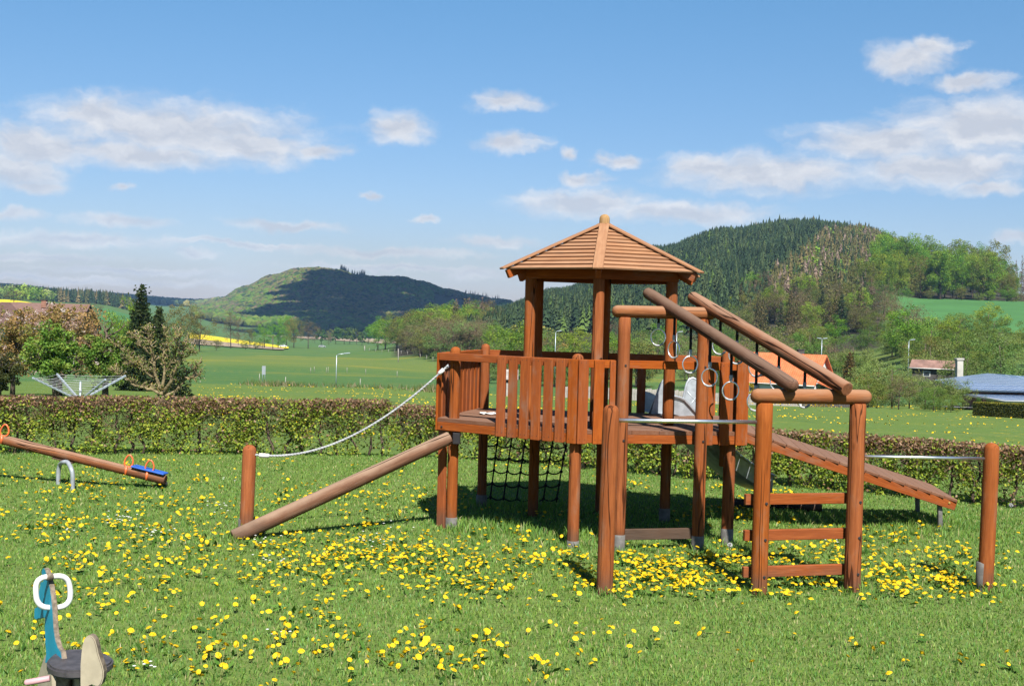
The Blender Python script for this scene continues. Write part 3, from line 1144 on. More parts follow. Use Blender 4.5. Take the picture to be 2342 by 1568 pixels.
tube('end_sleeve', [pts[1], pts[3]], .017, M_white, rope)
tube('end_sleeve', [pts[38], pts[39]], .017, M_white, rope)
tube('eye_bolt', [pts[0] + Vector((-.02, 0, 0)), pts[1]], .009, M_bolt, rope)
tube('eye_bolt', [pts[39], pts[40] + Vector((.03, .03, 0))], .008, M_steel, rope)

# ---- plank ramp
ramp = thing('ramp', (2.8, 10.0, .4), 'sloping plank ramp from the right side of the deck down to the grass bank', 'ramp')
U0 = Vector((1.84, 9.52, .885))
N0 = Vector((3.74, 9.62, .318))
wv = Vector((.12, .99, 0)).normalized()
W_ = .93
rd = (N0 - U0)
RL = rd.length
rdn = rd.normalized()
rn = rdn.cross(wv).normalized()
if rn.z < 0:
    rn = -rn
nb = 17
for i in range(nb):
    c = U0 + rdn * (RL * (i + .5) / nb) - rn * .012
    beam('ramp_board', c - wv * .01, c + wv * (W_ + .01), RL / nb - .007, .024, M_deck, ramp, up=rn)
for s in (.012, W_ - .012):
    beam('ramp_stringer', U0 + wv * s - rn * .058 + rdn * .01, N0 + wv * s - rn * .058, .036, .068, M_slat, ramp, up=rn)
for s in (.05, W_ - .05):
    p = N0 - rdn * .13 + wv * s
    beam('ramp_leg', Vector((p.x, p.y, -.02)), p - rn * .05, .035, .035, M_shoe, ramp)
q = N0 - rdn * .06 - rn * .045 - wv * .009
log('bolt', q + wv * .012, q - wv * .004, .009, plain('brass_bolt', (.55, .40, .12), .4, .6), ramp, 'flat', 'flat', seg=10, wob=0)

# ---- slide at the back
slide = thing('slide', (1.6, 10.6, 0), 'galvanised metal slide leaving the back of the deck with rounded side wings', 'slide')
S0 = Vector((1.30, 10.46, .90))
sdv = Vector((.905, .425, 0)).normalized()
swv = Vector((-sdv.y, sdv.x, 0))
prof = []
for i in range(25):
    t = i / 24
    if t < .12:
        z = .90 - .2 * (t / .12) ** 2 * .12
    else:
        tt = (t - .12) / .88
        z = .876 - .70 * (tt ** 1.05) * (1.28 - .28 * tt) * (1 - .12 * tt * tt)
    z = .90 - (.90 - z) * 1.16
    prof.append((t * 1.16, max(z, .085)))
HW, SH = .25, .17
vs, fs = [], []
sec = [(-HW - .02, SH), (-HW, SH + .01), (-HW + .012, .02), (-HW + .06, 0), (HW - .06, 0), (HW - .012, .02), (HW, SH + .01), (HW + .02, SH)]
for (s, z) in prof:
    for (a, b) in sec:
        vs.append(S0 * 1.0 + sdv * s + swv * a + Vector((0, 0, z - .90 + b)))
m_ = len(sec)
for i in range(len(prof) - 1):
    for k in range(m_ - 1):
        fs.append((i * m_ + k, i * m_ + k + 1, (i + 1) * m_ + k + 1, (i + 1) * m_ + k))
ch = mesh_obj('chute', vs, fs, M_galv, slide, smooth=False)
so = ch.modifiers.new('thick', 'SOLIDIFY')
so.thickness = .012
for sgn in (-1, 1):
    tube('rim', [S0 + sdv * s + swv * (sgn * (HW + .012)) + Vector((0, 0, z - .90 + SH + .008)) for (s, z) in prof], .011, M_galv, slide, 8)
ex = S0 + sdv * 1.05
beam('slide_foot', Vector((ex.x, ex.y, -.05)), Vector((ex.x, ex.y, .08)), .30, .05, M_rubber, slide)
tube('slide_leg', [Vector((ex.x + .16, ex.y - .12, -.05)), Vector((ex.x + .16, ex.y - .12, .28))], .014, M_galv, slide)


def wing(pix, Q, nrm, brace):
    outl = [onplane(x, y, Q, nrm) for x, y in pix]
    w_ = plate('side_wing', outl, .006, M_galv, slide, 0)
    tube('rim', outl, .0105, M_galv, slide, 8)
    for (a, b) in brace:
        tube('brace', [onplane(*a, Q, nrm) + nrm * .006, onplane(*b, Q, nrm) + nrm * .006], .003, M_galv, slide, 6)


nw = Vector((.25, -.97, 0)).normalized()
wing([(1554, 951), (1562, 915), (1567, 890), (1571, 875), (1577, 866), (1585, 864), (1593, 868), (1599, 878), (1602, 900), (1603, 951)], Vector((1.55, 10.42, .9)), nw,
     [((1565, 942), (1596, 902)), ((1571, 894), (1601, 930))])
nw2 = Vector((-.15, -.98, 0)).normalized()
wing([(1486, 946), (1501, 906), (1510, 880), (1520, 866), (1529, 866), (1537, 882), (1546, 922), (1552, 949)], Vector((1.45, 10.42, .9)), nw2, [])

# ---- climbing net under the back of the deck
net = thing('climbing_net', (.15, 10.75, 0), 'black rope climbing net hanging behind the deck posts', 'net')
NT0, NT1 = Vector((-.22, 10.68, .80)), Vector((.56, 10.64, .80))
NBL, NBR = Vector((-.29, 10.80, .03)), Vector((.45, 10.74, .03))


def netp(u, v):
    a = NT0.lerp(NT1, u)
    b = NBL.lerp(NBR, u)
    p = a.lerp(b, v)
    p.y += .10 * math.sin(math.pi * v)
    p.z -= .035 * math.sin(math.pi * ((u * 5) % 1)) if 0 < v else 0
    return p


for k in range(7):
    u = k / 6
    vs_, fs_ = tube_geo([NT0.lerp(NT1, u).lerp(NBL.lerp(NBR, u), v / 12) + Vector((0, .10 * math.sin(math.pi * v / 12), 0)) for v in range(13)], .0075, 6)
    mesh_obj('net_rope', vs_, fs_, M_black, net, smooth=True)
knots = []
for r_ in range(1, 7):
    v = r_ / 6.3
    pts = []
    for i in range(37):
        u = i / 36
        p = NT0.lerp(NT1, u).lerp(NBL.lerp(NBR, u), v) + Vector((0, .10 * math.sin(math.pi * v), 0))
        p.z -= .022 * abs(math.sin(math.pi * u * 6)) + .02 * math.sin(math.pi * u)
        pts.append(p)
    tube('net_rope', pts, .0075, M_black, net, 6)
    for k in range(7):
        p = NT0.lerp(NT1, k / 6).lerp(NBL.lerp(NBR, k / 6), v) + Vector((0, .10 * math.sin(math.pi * v), -.02 * math.sin(math.pi * k / 6)))
        knots.append(lathe([(-.014, .008), (-.006, .016), (.006, .016), (.014, .008)], 8))
        knots[-1] = ([Vector(q) + p for q in knots[-1][0]], knots[-1][1])
V_, F_ = join_geo(knots)
tag(mesh_obj('knots', V_, F_, M_black, net, smooth=True), kind='stuff')

# ---- scrap of paper on the deck
vs, fs = [], []
pc = P(1118, 941, 9.95)
pc.z = DTOP + .004
r_ = random.Random(5)
for i in range(9):
    for j in range(4):
        vs.append((pc.x - .08 + .02 * i + r_.uniform(-.008, .008), pc.y - .05 + .035 * j + r_.uniform(-.01, .01), pc.z + r_.uniform(0, .014)))
for i in range(8):
    for j in range(3):
        a = i * 4 + j
        fs.append((a, a + 4, a + 5, a + 1))
tag(mesh_obj('scrap_of_paper', vs, fs, M_paper), 'crumpled white scrap lying on the deck boards behind the slats', 'paper')

# ---- log lying in the grass behind the ladder
l0, l1 = gpx(1762, 1163), gpx(1880, 1171)
tag(log('lying_log', l0 + Vector((0, 0, .035)), l1 + Vector((0, 0, .03)), .04, M_log, None, 'flat', 'flat'), 'thin grey log lying in the grass behind the ladder frame', 'log')
# ------------------------------------------------------------------ seesaw
def seesaw():
    Z = 11.25
    root = thing('seesaw', P(150, 1110, Z), 'log seesaw with orange handles tilted down to the right', 'seesaw')
    a, b = P(-118, 974, Z + .1), P(379, 1097, Z - .1)
    lg_ = log('beam', a, b, .047, M_logr, root, 'flat', 'flat')
    ax = (b - a).normalized()
    upv = ax.cross(Vector((0, -1, 0))).normalized()
    if upv.z < 0:
        upv = -upv
    back = Vector((0, 1, 0))
    # blue seats
    for x0, x1, yoff in ((303, 377, 0), (-116, -42, 0)):
        def on(x):
            t = (x + 118) / 497
            return a.lerp(b, t)
        s0, s1 = on(x0) + upv * .058, on(x1) + upv * .058
        beam('seat', s0, s1, .13, .016, M_blue, root, up=upv, bev=.006)
        beam('seat_block', s0 + ax * .04 - upv * .012, s1 - ax * .04 - upv * .012, .05, .022, M_bolt, root, up=upv)
    # loop handles clamped on the side
    for x in (294, 341, 11, -36):
        t = (x - 2 + 118) / 497
        c = a.lerp(b, t) + Vector((0, -.05, -.005))
        pts = []
        for i in range(24):
            th = 2 * math.pi * i / 24
            w_ = .040 * math.sin(th) * (1.0 + .25 * math.cos(th))
            h_ = .098 - .058 * math.cos(th)
            pts.append(c + Vector((w_ + .012, 0, 0)) + Vector((.25 * h_ * .4, 0, h_)) + Vector((0, .03, 0)))
        h = tube('handle', pts, .0085, M_orange, root, 8, True)
        mesh = tube('handle_clamp', [c + Vector((0, 0, -.03)), c + Vector((.006, 0.01, .05))], .013, M_orange, root, 8)
    # tubular arch it pivots on
    l0, l1 = gpx(133, 1106), gpx(166, 1118)
    top = P(150, 1052, Z - .02)
    pts = [l0 + Vector((0, 0, -.05)), Vector((l0.x, l0.y, top.z - .10)), Vector((l0.x + .02, l0.y - .01, top.z - .04)),
           Vector(((l0.x + l1.x) / 2 - .02, (l0.y + l1.y) / 2, top.z)), Vector(((l0.x + l1.x) / 2 + .02, (l0.y + l1.y) / 2, top.z)),
           Vector((l1.x - .02, l1.y + .01, top.z - .04)), Vector((l1.x, l1.y, top.z - .10)), l1 + Vector((0, 0, -.05))]
    sm = []
    for i in range(len(pts) - 1):
        for k in range(5):
            sm.append(pts[i].lerp(pts[i + 1], k / 5))
    sm.append(pts[-1])
    for _ in range(3):
        sm = [sm[0]] + [(sm[i - 1] + sm[i] * 2 + sm[i + 1]) / 4 for i in range(1, len(sm) - 1)] + [sm[-1]]
    tube('support_arch', sm, .0205, M_grey, root, 12)
    t = (150 + 118) / 497
    c = a.lerp(b, t)
    beam('pivot_plate', c - ax * .11 - upv * .052, c + ax * .11 - upv * .052, .07, .012, M_dark, root, up=upv)
    # rubber buffer under the low end
    g = gpx(372, 1108)
    log('buffer', g + Vector((0, -.02, -.02)), g + Vector((0, -.02, .035)), .055, M_rubber, root, 'flat', 'flat')


seesaw()


# ------------------------------------------------------------------ spring rider in the near left corner
def rider():
    def z5(x, y):
        return x * .2232 / 1.0931, (1364 + y * .2232) / 1.0931
    Q = P(*z5(640, 1000), 4.62)
    base = Vector((Q.x + .02, Q.y - .02, 0))
    root = thing('spring_rider', base, 'spring rider with teal neck board, white ring handle and dark round seat', 'spring rider')
    f = Vector((-.60, .80, 0)).normalized()
    n = Vector((-f.y, f.x, 0))
    if n.y > 0:
        n = -n
    # neck and head board (left face towards the camera)
    neck = [(520, 285), (530, 250), (548, 240), (566, 262), (580, 310), (600, 380), (618, 470), (632, 560), (642, 660), (650, 760), (656, 870), (664, 960), (680, 1050), (704, 1120), (740, 1175),
            (760, 1300), (560, 1300), (573, 1200), (566, 1100), (560, 980), (556, 880), (560, 800), (520, 790), (512, 780), (512, 740), (540, 700), (552, 640), (548, 560), (546, 450), (534, 350)]
    pts = [onplane(*z5(x, y), Q, n) for x, y in neck]
    nb_ = plate('neck_board', pts, .020, M_teal, root, .002)
    nb_.data.materials.append(M_ply)
    for p in nb_.data.polygons:
        if abs(p.normal.dot(n)) < .7:
            p.material_index = 1
    # beak board on the far side
    Q2 = Q + f * .09
    beak = [(505, 400), (545, 390), (540, 700), (525, 800), (480, 806), (455, 818), (432, 800), (436, 690), (466, 680), (480, 540)]
    plate('beak_board', [onplane(*z5(x, y), Q2, n) for x, y in beak], .018, M_teal, root, .002)
    # ring handle
    Qh = Q + f * .045
    hn = f
    hp = [(590, 340), (480, 350), (425, 385), (402, 440), (402, 520), (410, 600), (440, 655), (490, 685), (560, 690), (640, 690), (710, 675), (755, 645), (785, 595), (790, 520), (780, 440), (758, 380), (715, 345), (660, 335)]
    hp3 = [onplane(*z5(x, y), Qh, hn) for x, y in hp]
    sm = []
    m_ = len(hp3)
    for i in range(m_):
        for k in range(4):
            sm.append(hp3[i].lerp(hp3[(i + 1) % m_], k / 4))
    for _ in range(2):
        sm = [(sm[i - 1] + sm[i] * 2 + sm[(i + 1) % len(sm)]) / 4 for i in range(len(sm))]
    tube('ring_handle', sm, .0112, M_white, root, 12, True)
    for (x0, y0, x1, y1) in ((520, 345, 592, 340), (560, 690, 612, 688)):
        c0, c1 = onplane(*z5(x0, y0), Qh, hn), onplane(*z5(x1, y1), Qh, hn)
        tube('handle_clamp', [c0, c1], .0145, M_ply, root, 10)
    # seat
    sc_ = P(*z5(880, 1265), 4.50)
    pr = []
    for i in range(40):
        t = 2 * math.pi * i / 40
        a = -f * (.155 * math.cos(t)) + Vector((f.y, -f.x, 0)) * (.118 * math.sin(t) * (1 + .18 * math.cos(t)))
        pr.append(sc_ + a)
    s = plate('seat', pr, .034, M_seat, root, .008)
    # body side boards under and in front of the seat
    r_ = Vector((f.y, -f.x, 0))
    Qb = sc_ + f * .16
    body = [(575, 1230), (600, 1185), (640, 1165), (670, 1185), (680, 1240), (665, 1420), (670, 1568), (665, 1750), (520, 1750), (505, 1568), (495, 1480), (530, 1370)]
    plate('front_body_board', [onplane(*z5(x, y), Qb, n) for x, y in body], .03, M_beige, root, .003)
    Qc = sc_ - Vector((0, .01, 0))
    bl = [(690, 1390), (840, 1400), (835, 1480), (830, 1760), (690, 1760)]
    plate('seat_block', [onplane(*z5(x, y), Qc, Vector((0, -1, 0))) for x, y in bl], .06, M_ply, root, .003)
    b2 = [(880, 1420), (905, 1392), (935, 1400), (960, 1440), (972, 1500), (975, 1760), (850, 1760), (855, 1500)]
    Qd = sc_ - f * .09
    plate('rear_body_board', [onplane(*z5(x, y), Qd, n) for x, y in b2], .028, M_beige, root, .003)
    # tail board
    tn = (-f * .75 + n * .66).normalized()
    Qt = sc_ - f * .165
    tail = [(945, 1760), (945, 1300), (955, 1180), (965, 1090), (985, 1020), (1015, 985), (1050, 972), (1085, 990), (1110, 1030), (1130, 1100), (1145, 1180), (1165, 1240), (1190, 1310),
            (1205, 1380), (1200, 1450), (1180, 1510), (1150, 1545), (1110, 1540), (1075, 1525), (1050, 1535), (1040, 1568), (1040, 1760)]
    tb = plate('tail_board', [onplane(*z5(x, y), Qt, tn) for x, y in tail], .036, M_beige, root, .004)
    tb.data.materials.append(M_ply)
    for p in tb.data.polygons:
        if abs(p.normal.dot(tn)) < .6:
            p.material_index = 1
    for (x, y) in ((622, 640), (655, 1010), (668, 1090)):
        q = onplane(*z5(x - 25, y), Q, n)
        log('bolt', q - n * .004, q + n * .004, .006, M_bolt, nb_, 'flat', 'flat', 10, 0)
    for (x, y) in ((1010, 1330), (1070, 1420)):
        q = onplane(*z5(x, y), Qt, tn)
        log('bolt', q - tn * .004, q + tn * .004, .006, M_bolt, tb, 'flat', 'flat', 10, 0)
    # foot peg
    p0, p1 = P(*z5(270, 1532), 4.60), P(*z5(560, 1480), 4.62)
    log('foot_peg', p0, p1, .0125, M_pink, root, 'dome', 'flat')
    # coil spring and ground plate below the frame
    sp = []
    for i in range(161):
        t = i / 160
        a = t * 2 * math.pi * 5
        sp.append(Vector((sc_.x - .03 + .075 * math.cos(a), sc_.y + .03 + .075 * math.sin(a), .01 + t * .17)))
    tube('spring', sp, .012, M_bolt, root, 8)
    beam('ground_plate', Vector((sc_.x - .16, sc_.y + .03, .008)), Vector((sc_.x + .10, sc_.y + .03, .008)), .26, .012, M_grey, root)


rider()


# ------------------------------------------------------------------ hedge
def frames(n):
    """random orthonormal pairs (n,3),(n,3)"""
    a = rng.normal(size=(n, 3))
    a /= np.linalg.norm(a, axis=1)[:, None]
    b = rng.normal(size=(n, 3))
    b -= a * (a * b).sum(1)[:, None]
    b /= np.linalg.norm(b, axis=1)[:, None]
    return a, b


def leaf_quads(c, size, aspect=.55, flat=0.0):
    """diamond leaves at c (n,3) with length size (n,)"""
    n = len(c)
    a, b = frames(n)
    if flat > 0:
        b[:, 2] *= (1 - flat)
        a[:, 2] *= (1 - flat)
        b /= np.linalg.norm(b, axis=1)[:, None]
        a -= b * (a * b).sum(1)[:, None]
        a /= np.linalg.norm(a, axis=1)[:, None]
    s = size[:, None]
    q = np.stack([c - a * s * .5, c + b * s * aspect * .5 + a * s * .05, c + a * s * .5, c - b * s * aspect * .5 + a * s * .05], 1)
    return q.reshape(-1, 3)


def seg_tris(p, q, r0, r1):
    """three-sided tapered sticks p->q: arrays (n,3) -> quads"""
    d = q - p
    d /= np.linalg.norm(d, axis=1)[:, None] + 1e-9
    ref = np.tile(np.array([[.31, .2, .93]]), (len(p), 1))
    u = np.cross(d, ref)
    u /= np.linalg.norm(u, axis=1)[:, None] + 1e-9
    v = np.cross(d, u)
    out = []
    ang = [0, 2.094, 4.189]
    rp = [p + (u * math.cos(a) + v * math.sin(a)) * r0[:, None] for a in ang]
    rq = [q + (u * math.cos(a) + v * math.sin(a)) * r1[:, None] for a in ang]
    for k in range(3):
        k2 = (k + 1) % 3
        out.append(np.stack([rp[k], rp[k2], rq[k2], rq[k]], 1))
    return np.concatenate(out, 0).reshape(-1, 3)


def pick(cols, n, wts=None):
    cols = np.array(cols)
    i = rng.choice(len(cols), n, p=wts)
    c = cols[i] * rng.uniform(.78, 1.22, (n, 1))
    return np.repeat(c, 4, 0)


LEAFC = [(0.28, 0.36, 0.042), (0.20, 0.285, 0.034), (0.39, 0.41, 0.06), (0.11, 0.20, 0.034)]
DRYC = [(0.26, 0.145, 0.08), (0.34, 0.20, 0.12), (0.17, 0.10, 0.065), (0.40, 0.27, 0.18)]


def hedge(path, hgt, dep, seed, label, dens=1.0):
    root = thing('hedge', path[0], label, 'hedge')
    path = [Vector(p) for p in path]
    segs = [(path[i], path[i + 1], (path[i + 1] - path[i]).length) for i in range(len(path) - 1)]
    Ltot = sum(s[2] for s in segs)

    def where(s):
        s = np.asarray(s)
        cum = np.concatenate([[0], np.cumsum([q[2] for q in segs])])
        i = np.clip(np.searchsorted(cum, s, 'right') - 1, 0, len(segs) - 1)
        t = (s - cum[i]) / np.array([q[2] for q in segs])[i]
        p0 = np.array([list(q[0]) for q in segs])[i]
        p1 = np.array([list(q[1]) for q in segs])[i]
        d = p1 - p0
        d /= np.linalg.norm(d, axis=1)[:, None]
        nn = np.stack([d[:, 1], -d[:, 0], np.zeros(len(d))], 1)
        return p0 + (p1 - p0) * t[:, None], d, nn

    def put(s, y, z):
        p, d, nn = where(s)
        o = p + nn * y[:, None]
        o[:, 2] = z
        return o
    # stems, each a part of its own
    r_ = random.Random(seed)
    s = .1
    while s < Ltot:
        p, d, nn = where(np.array([s]))
        q = Vector(p[0]) + Vector(nn[0]) * r_.uniform(-.05, .05)
        q.z = -.03
        pts = [q]
        for k in range(1, 6):
            pts.append(q + Vector((r_.uniform(-.05, .05), r_.uniform(-.03, .03), hgt * .9 * k / 5)))
        tube('stem', pts, r_.uniform(.013, .026), M_bark, root, 6, r1=.006)
        s += r_.uniform(.14, .30)
    # twigs
    n = int(1050 * Ltot * dens)
    s = rng.uniform(0, Ltot, n)
    h = hgt * np.clip(rng.beta(2.6, 1.1, n), .06, 1)
    y = rng.uniform(-dep, dep, n) * (.55 + .45 * (h / hgt))
    p = put(s, y, h)
    dirv = rng.normal(size=(n, 3)) * np.array([1, 1, .8])
    dirv[:, 2] += .35
    dirv /= np.linalg.norm(dirv, axis=1)[:, None]
    ln = rng.uniform(.05, .17, n)
    q = p + dirv * ln[:, None]
    q[:, 2] = np.minimum(q[:, 2], hgt + rng.normal(0, .012, n) + .02 * np.sin(s * 2.1 + seed))
    r0 = rng.uniform(.0016, .0042, n)
    V = seg_tris(p, q, r0, r0 * .5)
    tw = np.array([(0.15, 0.10, 0.068), (0.22, 0.15, 0.10), (0.09, 0.065, 0.045)])[rng.choice(3, n)]
    fast_mesh('twigs', V, 4, M_leaf, root, np.tile(np.repeat(tw, 4, 0), (3, 1)), kind='stuff')
    # leaves: dry brown ones crowd the clipped top, fresh ones the sides
    n = int(7000 * Ltot * dens)
    s = rng.uniform(0, Ltot, n)
    bare = .5 + .5 * np.sin(s * 1.7 + seed) * np.sin(s * .63 + seed * 2)
    u = rng.uniform(0, 1, n)
    h = hgt * np.clip(u ** .75, .03, 1.0)
    side = np.where(rng.uniform(size=n) < .62, rng.choice([-1, 1], n) * (1 - np.abs(rng.normal(0, .18, n))), rng.uniform(-1, 1, n))
    y = side * dep * (.72 + .28 * h / hgt)
    # clumping
    cl = hnoise(s * 1.0, h * 1.6, 9.0, seed) + hnoise(s, h + y, 19.0, seed + 1)
    keep = cl + rng.normal(0, .35, n) > (-.10 + .55 * bare * (1 - h / hgt) - .35 * (h / hgt > .78))
    s, h, y, side = s[keep], h[keep], y[keep], side[keep]
    n = len(s)
    top = hgt + .018 * np.sin(s * 2.1 + seed) + .012 * np.sin(s * 7.3) + np.abs(rng.normal(0, .014, n))
    h = np.minimum(h * 1.02, top)
    c = put(s, y, h)
    size = rng.uniform(.022, .046, n)
    V = leaf_quads(c, size, .68)
    rel = h / hgt
    dry = rng.uniform(size=n) < np.clip((rel - .66) * 2.9 + .35 * hnoise(s, s * 0, 3.0, seed + 4), .10, .80)
    col = np.where(np.repeat(dry, 4)[:, None], pick(DRYC, n), pick(LEAFC, n, [.40, .28, .2, .12]))
    fast_mesh('leaves', V, 4, M_leaf, root, col, kind='stuff')
    return root


def HX(x, Y):
    X = (x - CX) / F * Y
    return Vector((X, Y, 0))


hedge([HX(-330, 13.2), HX(0, 13.45), HX(620, 14.0), HX(896, 14.25)], .665, .21, 1, 'long low clipped beech hedge with brown top behind the seesaw', 1.25)
hedge([HX(912, 14.55), HX(1400, 13.35), HX(2010, 12.05), HX(2380, 11.25), HX(2700, 10.75)], .59, .21, 2, 'low clipped beech hedge behind the tower and ramp on the right', 1.25)


# ------------------------------------------------------------------ lawn grass
def grass():
    N = 335000
    # more blades close to the camera: sample in view-like space on the ground
    Y = 4.1 + (16.0 - 4.1) * rng.uniform(0, 1, N) ** 1.15
    X = rng.uniform(-1, 1, N) * (.50 * Y + .6) 
    tuft = hnoise(X, Y, 5.0, 11) + hnoise(X, Y, 13.0, 12)
    hgt = rng.uniform(.017, .034, N) * (1 + .18 * tuft)
    # long grass where no mower gets: round the posts, under the deck, below the ramp, along the hedge
    spots = [(cA.x, cA.y - .05, .22), (cA.x + .25, cA.y - .1, .25), (cB.x, cB.y, .2), (LLp.x, LLp.y, .16), (LRp.x, LRp.y, .16), (cR.x, cR.y, .2), (LP1.x, LP1.y, .14), (LP2.x, LP2.y, .14),
             (FP.x, FP.y, .13), (RP.x, RP.y, .13), (ROP.x, ROP.y, .13), (lgb.x, lgb.y, .13), (3.7, 9.45, .35), (3.4, 9.6, .3), (0.1, 9.45, .3), (-.2, 9.5, .28), (.5, 9.3, .3), (2.4, 10.3, .4), (.2, 10.6, .3), (cE.x, cE.y, .2)]
    mul = np.ones(N)
    for (sx, sy, r) in spots:
        d2 = ((X - sx) ** 2 + (Y - sy) ** 2) / (r * r)
        mul = np.maximum(mul, 1 + 1.7 * np.exp(-d2) * rng.uniform(.2, 1.3, N))
    hgt = hgt * mul
    inside = (X > -.5) & (X < 1.9) & (Y > 9.2) & (Y < 10.7)
    hgt = np.where(inside, hgt * rng.uniform(1.0, 1.4, N), hgt)
    wdt = rng.uniform(.0019, .0038, N) * (.8 + Y / 22)
    ang = rng.uniform(0, 6.283, N)
    bend = rng.uniform(.15, .75, N) * hgt
    bd = rng.normal(0, 1, N) * .9 + ang + 1.57
    Z = terr(X, Y) - .004
    bx, by = np.cos(ang) * wdt, np.sin(ang) * wdt
    lx, ly = np.cos(bd) * bend, np.sin(bd) * bend
    p0 = np.stack([X - bx, Y - by, Z], 1)
    p1 = np.stack([X + bx, Y + by, Z], 1)
    p2 = np.stack([X + bx * .75 + lx * .35, Y + by * .75 + ly * .35, Z + hgt * .58], 1)
    p3 = np.stack([X - bx * .75 + lx * .35, Y - by * .75 + ly * .35, Z + hgt * .58], 1)
    p4 = np.stack([X + lx, Y + ly, Z + hgt * .95], 1)
    V = np.stack([p0, p1, p2, p3, p4], 1).reshape(-1, 3)
    b = np.arange(N)[:, None] * 5
    q = b + np.array([[0, 1, 2, 3]])
    t = b + np.array([[3, 2, 4, 4]])
    # colour of each blade: fresh, blue-green, yellowish, dead
    pal = np.array([(0.165, 0.300, 0.050), (0.122, 0.260, 0.062), (0.245, 0.340, 0.072), (0.42, 0.37, 0.18), (0.125, 0.235, 0.046)])
    patch = hnoise(X, Y, 1.1, 21) + .6 * hnoise(X, Y, 3.1, 22)
    pr = np.stack([.42 + 0 * X, .22 + .16 * patch, .22 - .10 * patch, .055 + 0 * X, .085 + 0 * X], 1)
    pr = np.clip(pr, .01, None)
    pr /= pr.sum(1)[:, None]
    k = (rng.uniform(size=(N, 1)) > np.cumsum(pr, 1)).sum(1).clip(0, 4)
    c = pal[k] * rng.uniform(.86, 1.14, (N, 1))
    col = np.repeat(c, 5, 0)
    # quads and tips as two face sets in one mesh
    me = bpy.data.meshes.new('lawn_grass')
    me.vertices.add(len(V))
    me.vertices.foreach_set('co', V.astype(np.float32).ravel())
    li = np.concatenate([q.ravel(), t[:, :3].ravel()]).astype(np.int32)
    me.loops.add(len(li))
    me.loops.foreach_set('vertex_index', li)
    me.polygons.add(2 * N)
    me.polygons.foreach_set('loop_start', np.concatenate([np.arange(N) * 4, N * 4 + np.arange(N) * 3]).astype(np.int32))
    a_ = me.color_attributes.new('Col', 'FLOAT_COLOR', 'POINT')
    c4 = np.ones((len(V), 4), np.float32)
    c4[:, :3] = col
    a_.data.foreach_set('color', c4.ravel())
    me.materials.append(M_blade)
    me.update(calc_edges=True)
    o = link(bpy.data.objects.new('lawn_grass', me))
    tag(o, 'short mown green grass covering the lawn', 'grass', kind='stuff')


grass()


# ------------------------------------------------------------------ dandelions
def head_geo(R=.019, seed=0, rings=3):
    """domed flower of ragged petals in three whorls"""
    r_ = random.Random(seed)
    vs, fs = [], []
    vs.append((0, 0, R * .50))
    for ring, (rad, zz, npet) in enumerate(((.52, .52, 8), (.82, .34, 11), (1.0, .10, 13))[:rings] if rings == 3 else ((.60, .50, 7), (1.0, .14, 10))):
        inner = (.05, .40, .66)[ring]
        for k in range(npet):
            a = 2 * math.pi * (k + r_.uniform(-.2, .2) + .37 * ring) / npet
            da = math.pi / npet * 1.15
            rr = R * rad * r_.uniform(.88, 1.06)
            o = len(vs)
            zi = R * (.48, .42, .30)[ring]
            vs += [(R * inner * math.cos(a), R * inner * math.sin(a), zi),
                   (rr * math.cos(a - da), rr * math.sin(a - da), R * zz), (rr * 1.06 * math.cos(a), rr * 1.06 * math.sin(a), R * (zz - .05)), (rr * math.cos(a + da), rr * math.sin(a + da), R * zz)]
            fs.append((o, o + 1, o + 2, o + 3))
    # underside
    o = len(vs)
    for k in range(8):
        a = 2 * math.pi * k / 8
        vs.append((R * .85 * math.cos(a), R * .85 * math.sin(a), R * .08))
    vs.append((0, 0, -R * .35))
    for k in range(8):
        fs.append((o + (k + 1) % 8, o + k, o + 8))
    return vs, fs


heads = []
stems = []
for k in range(5):
    vs, fs = head_geo(.0156, k)
    me = bpy.data.meshes.new('flower_head')
    me.from_pydata(vs, [], fs)
    me.materials.append(M_petal)
    far_v, far_f = head_geo(.0156, k + 20, 2)
    heads.append((me, np.array(far_v), far_f))
for k in range(4):
    r_ = random.Random(k)
    L = (.032, .042, .052, .075)[k]
    bx_ = r_.uniform(-.02, .02)
    vs, fs = tube_geo([(0, 0, -.005), (bx_ * .3, .004, L * .5), (bx_, 0, L)], .0021, 5)
    me = bpy.data.meshes.new('stem')
    me.from_pydata(vs, [], fs)
    me.materials.append(M_stem)
    stems.append((me, Vector((bx_, 0, L))))

# where they grow, read off the photograph: patches (x, y, rx, ry, how many)
PATCH = [(1000, 1275, 430, 48, 330), (760, 1260, 200, 60, 120), (700, 1330, 330, 70, 70), (1560, 1330, 200, 45, 230), (1480, 1300, 160, 30, 90), (1800, 1300, 280, 65, 200), (2080, 1330, 220, 50, 190),
         (2020, 1255, 260, 40, 130), (1150, 1340, 300, 50, 110), (430, 1180, 320, 60, 130), (200, 1120, 230, 40, 130), (120, 1210, 200, 45, 90), (350, 1260, 300, 50, 110), (640, 1130, 130, 60, 60),
         (850, 1140, 130, 50, 70), (900, 1055, 110, 14, 70), (1010, 1150, 90, 40, 60), (1700, 1180, 130, 25, 70), (1480, 1110, 160, 30, 60), (560, 1330, 420, 60, 85), (250, 1340, 260, 60, 60),
         (620, 1450, 520, 80, 66), (480, 1510, 280, 50, 44), (900, 1520, 420, 50, 62), (1120, 1490, 280, 60, 34), (1750, 1480, 560, 60, 22), (2200, 1520, 160, 50, 10), (100, 1450, 150, 80, 14),
         (300, 1090, 300, 28, 60), (1830, 1075, 60, 20, 20), (1780, 1125, 120, 22, 50), (2180, 1290, 160, 55, 60), (1390, 1075, 240, 10, 40), (1200, 1190, 120, 30, 24)]
PTS = []
r_ = random.Random(99)
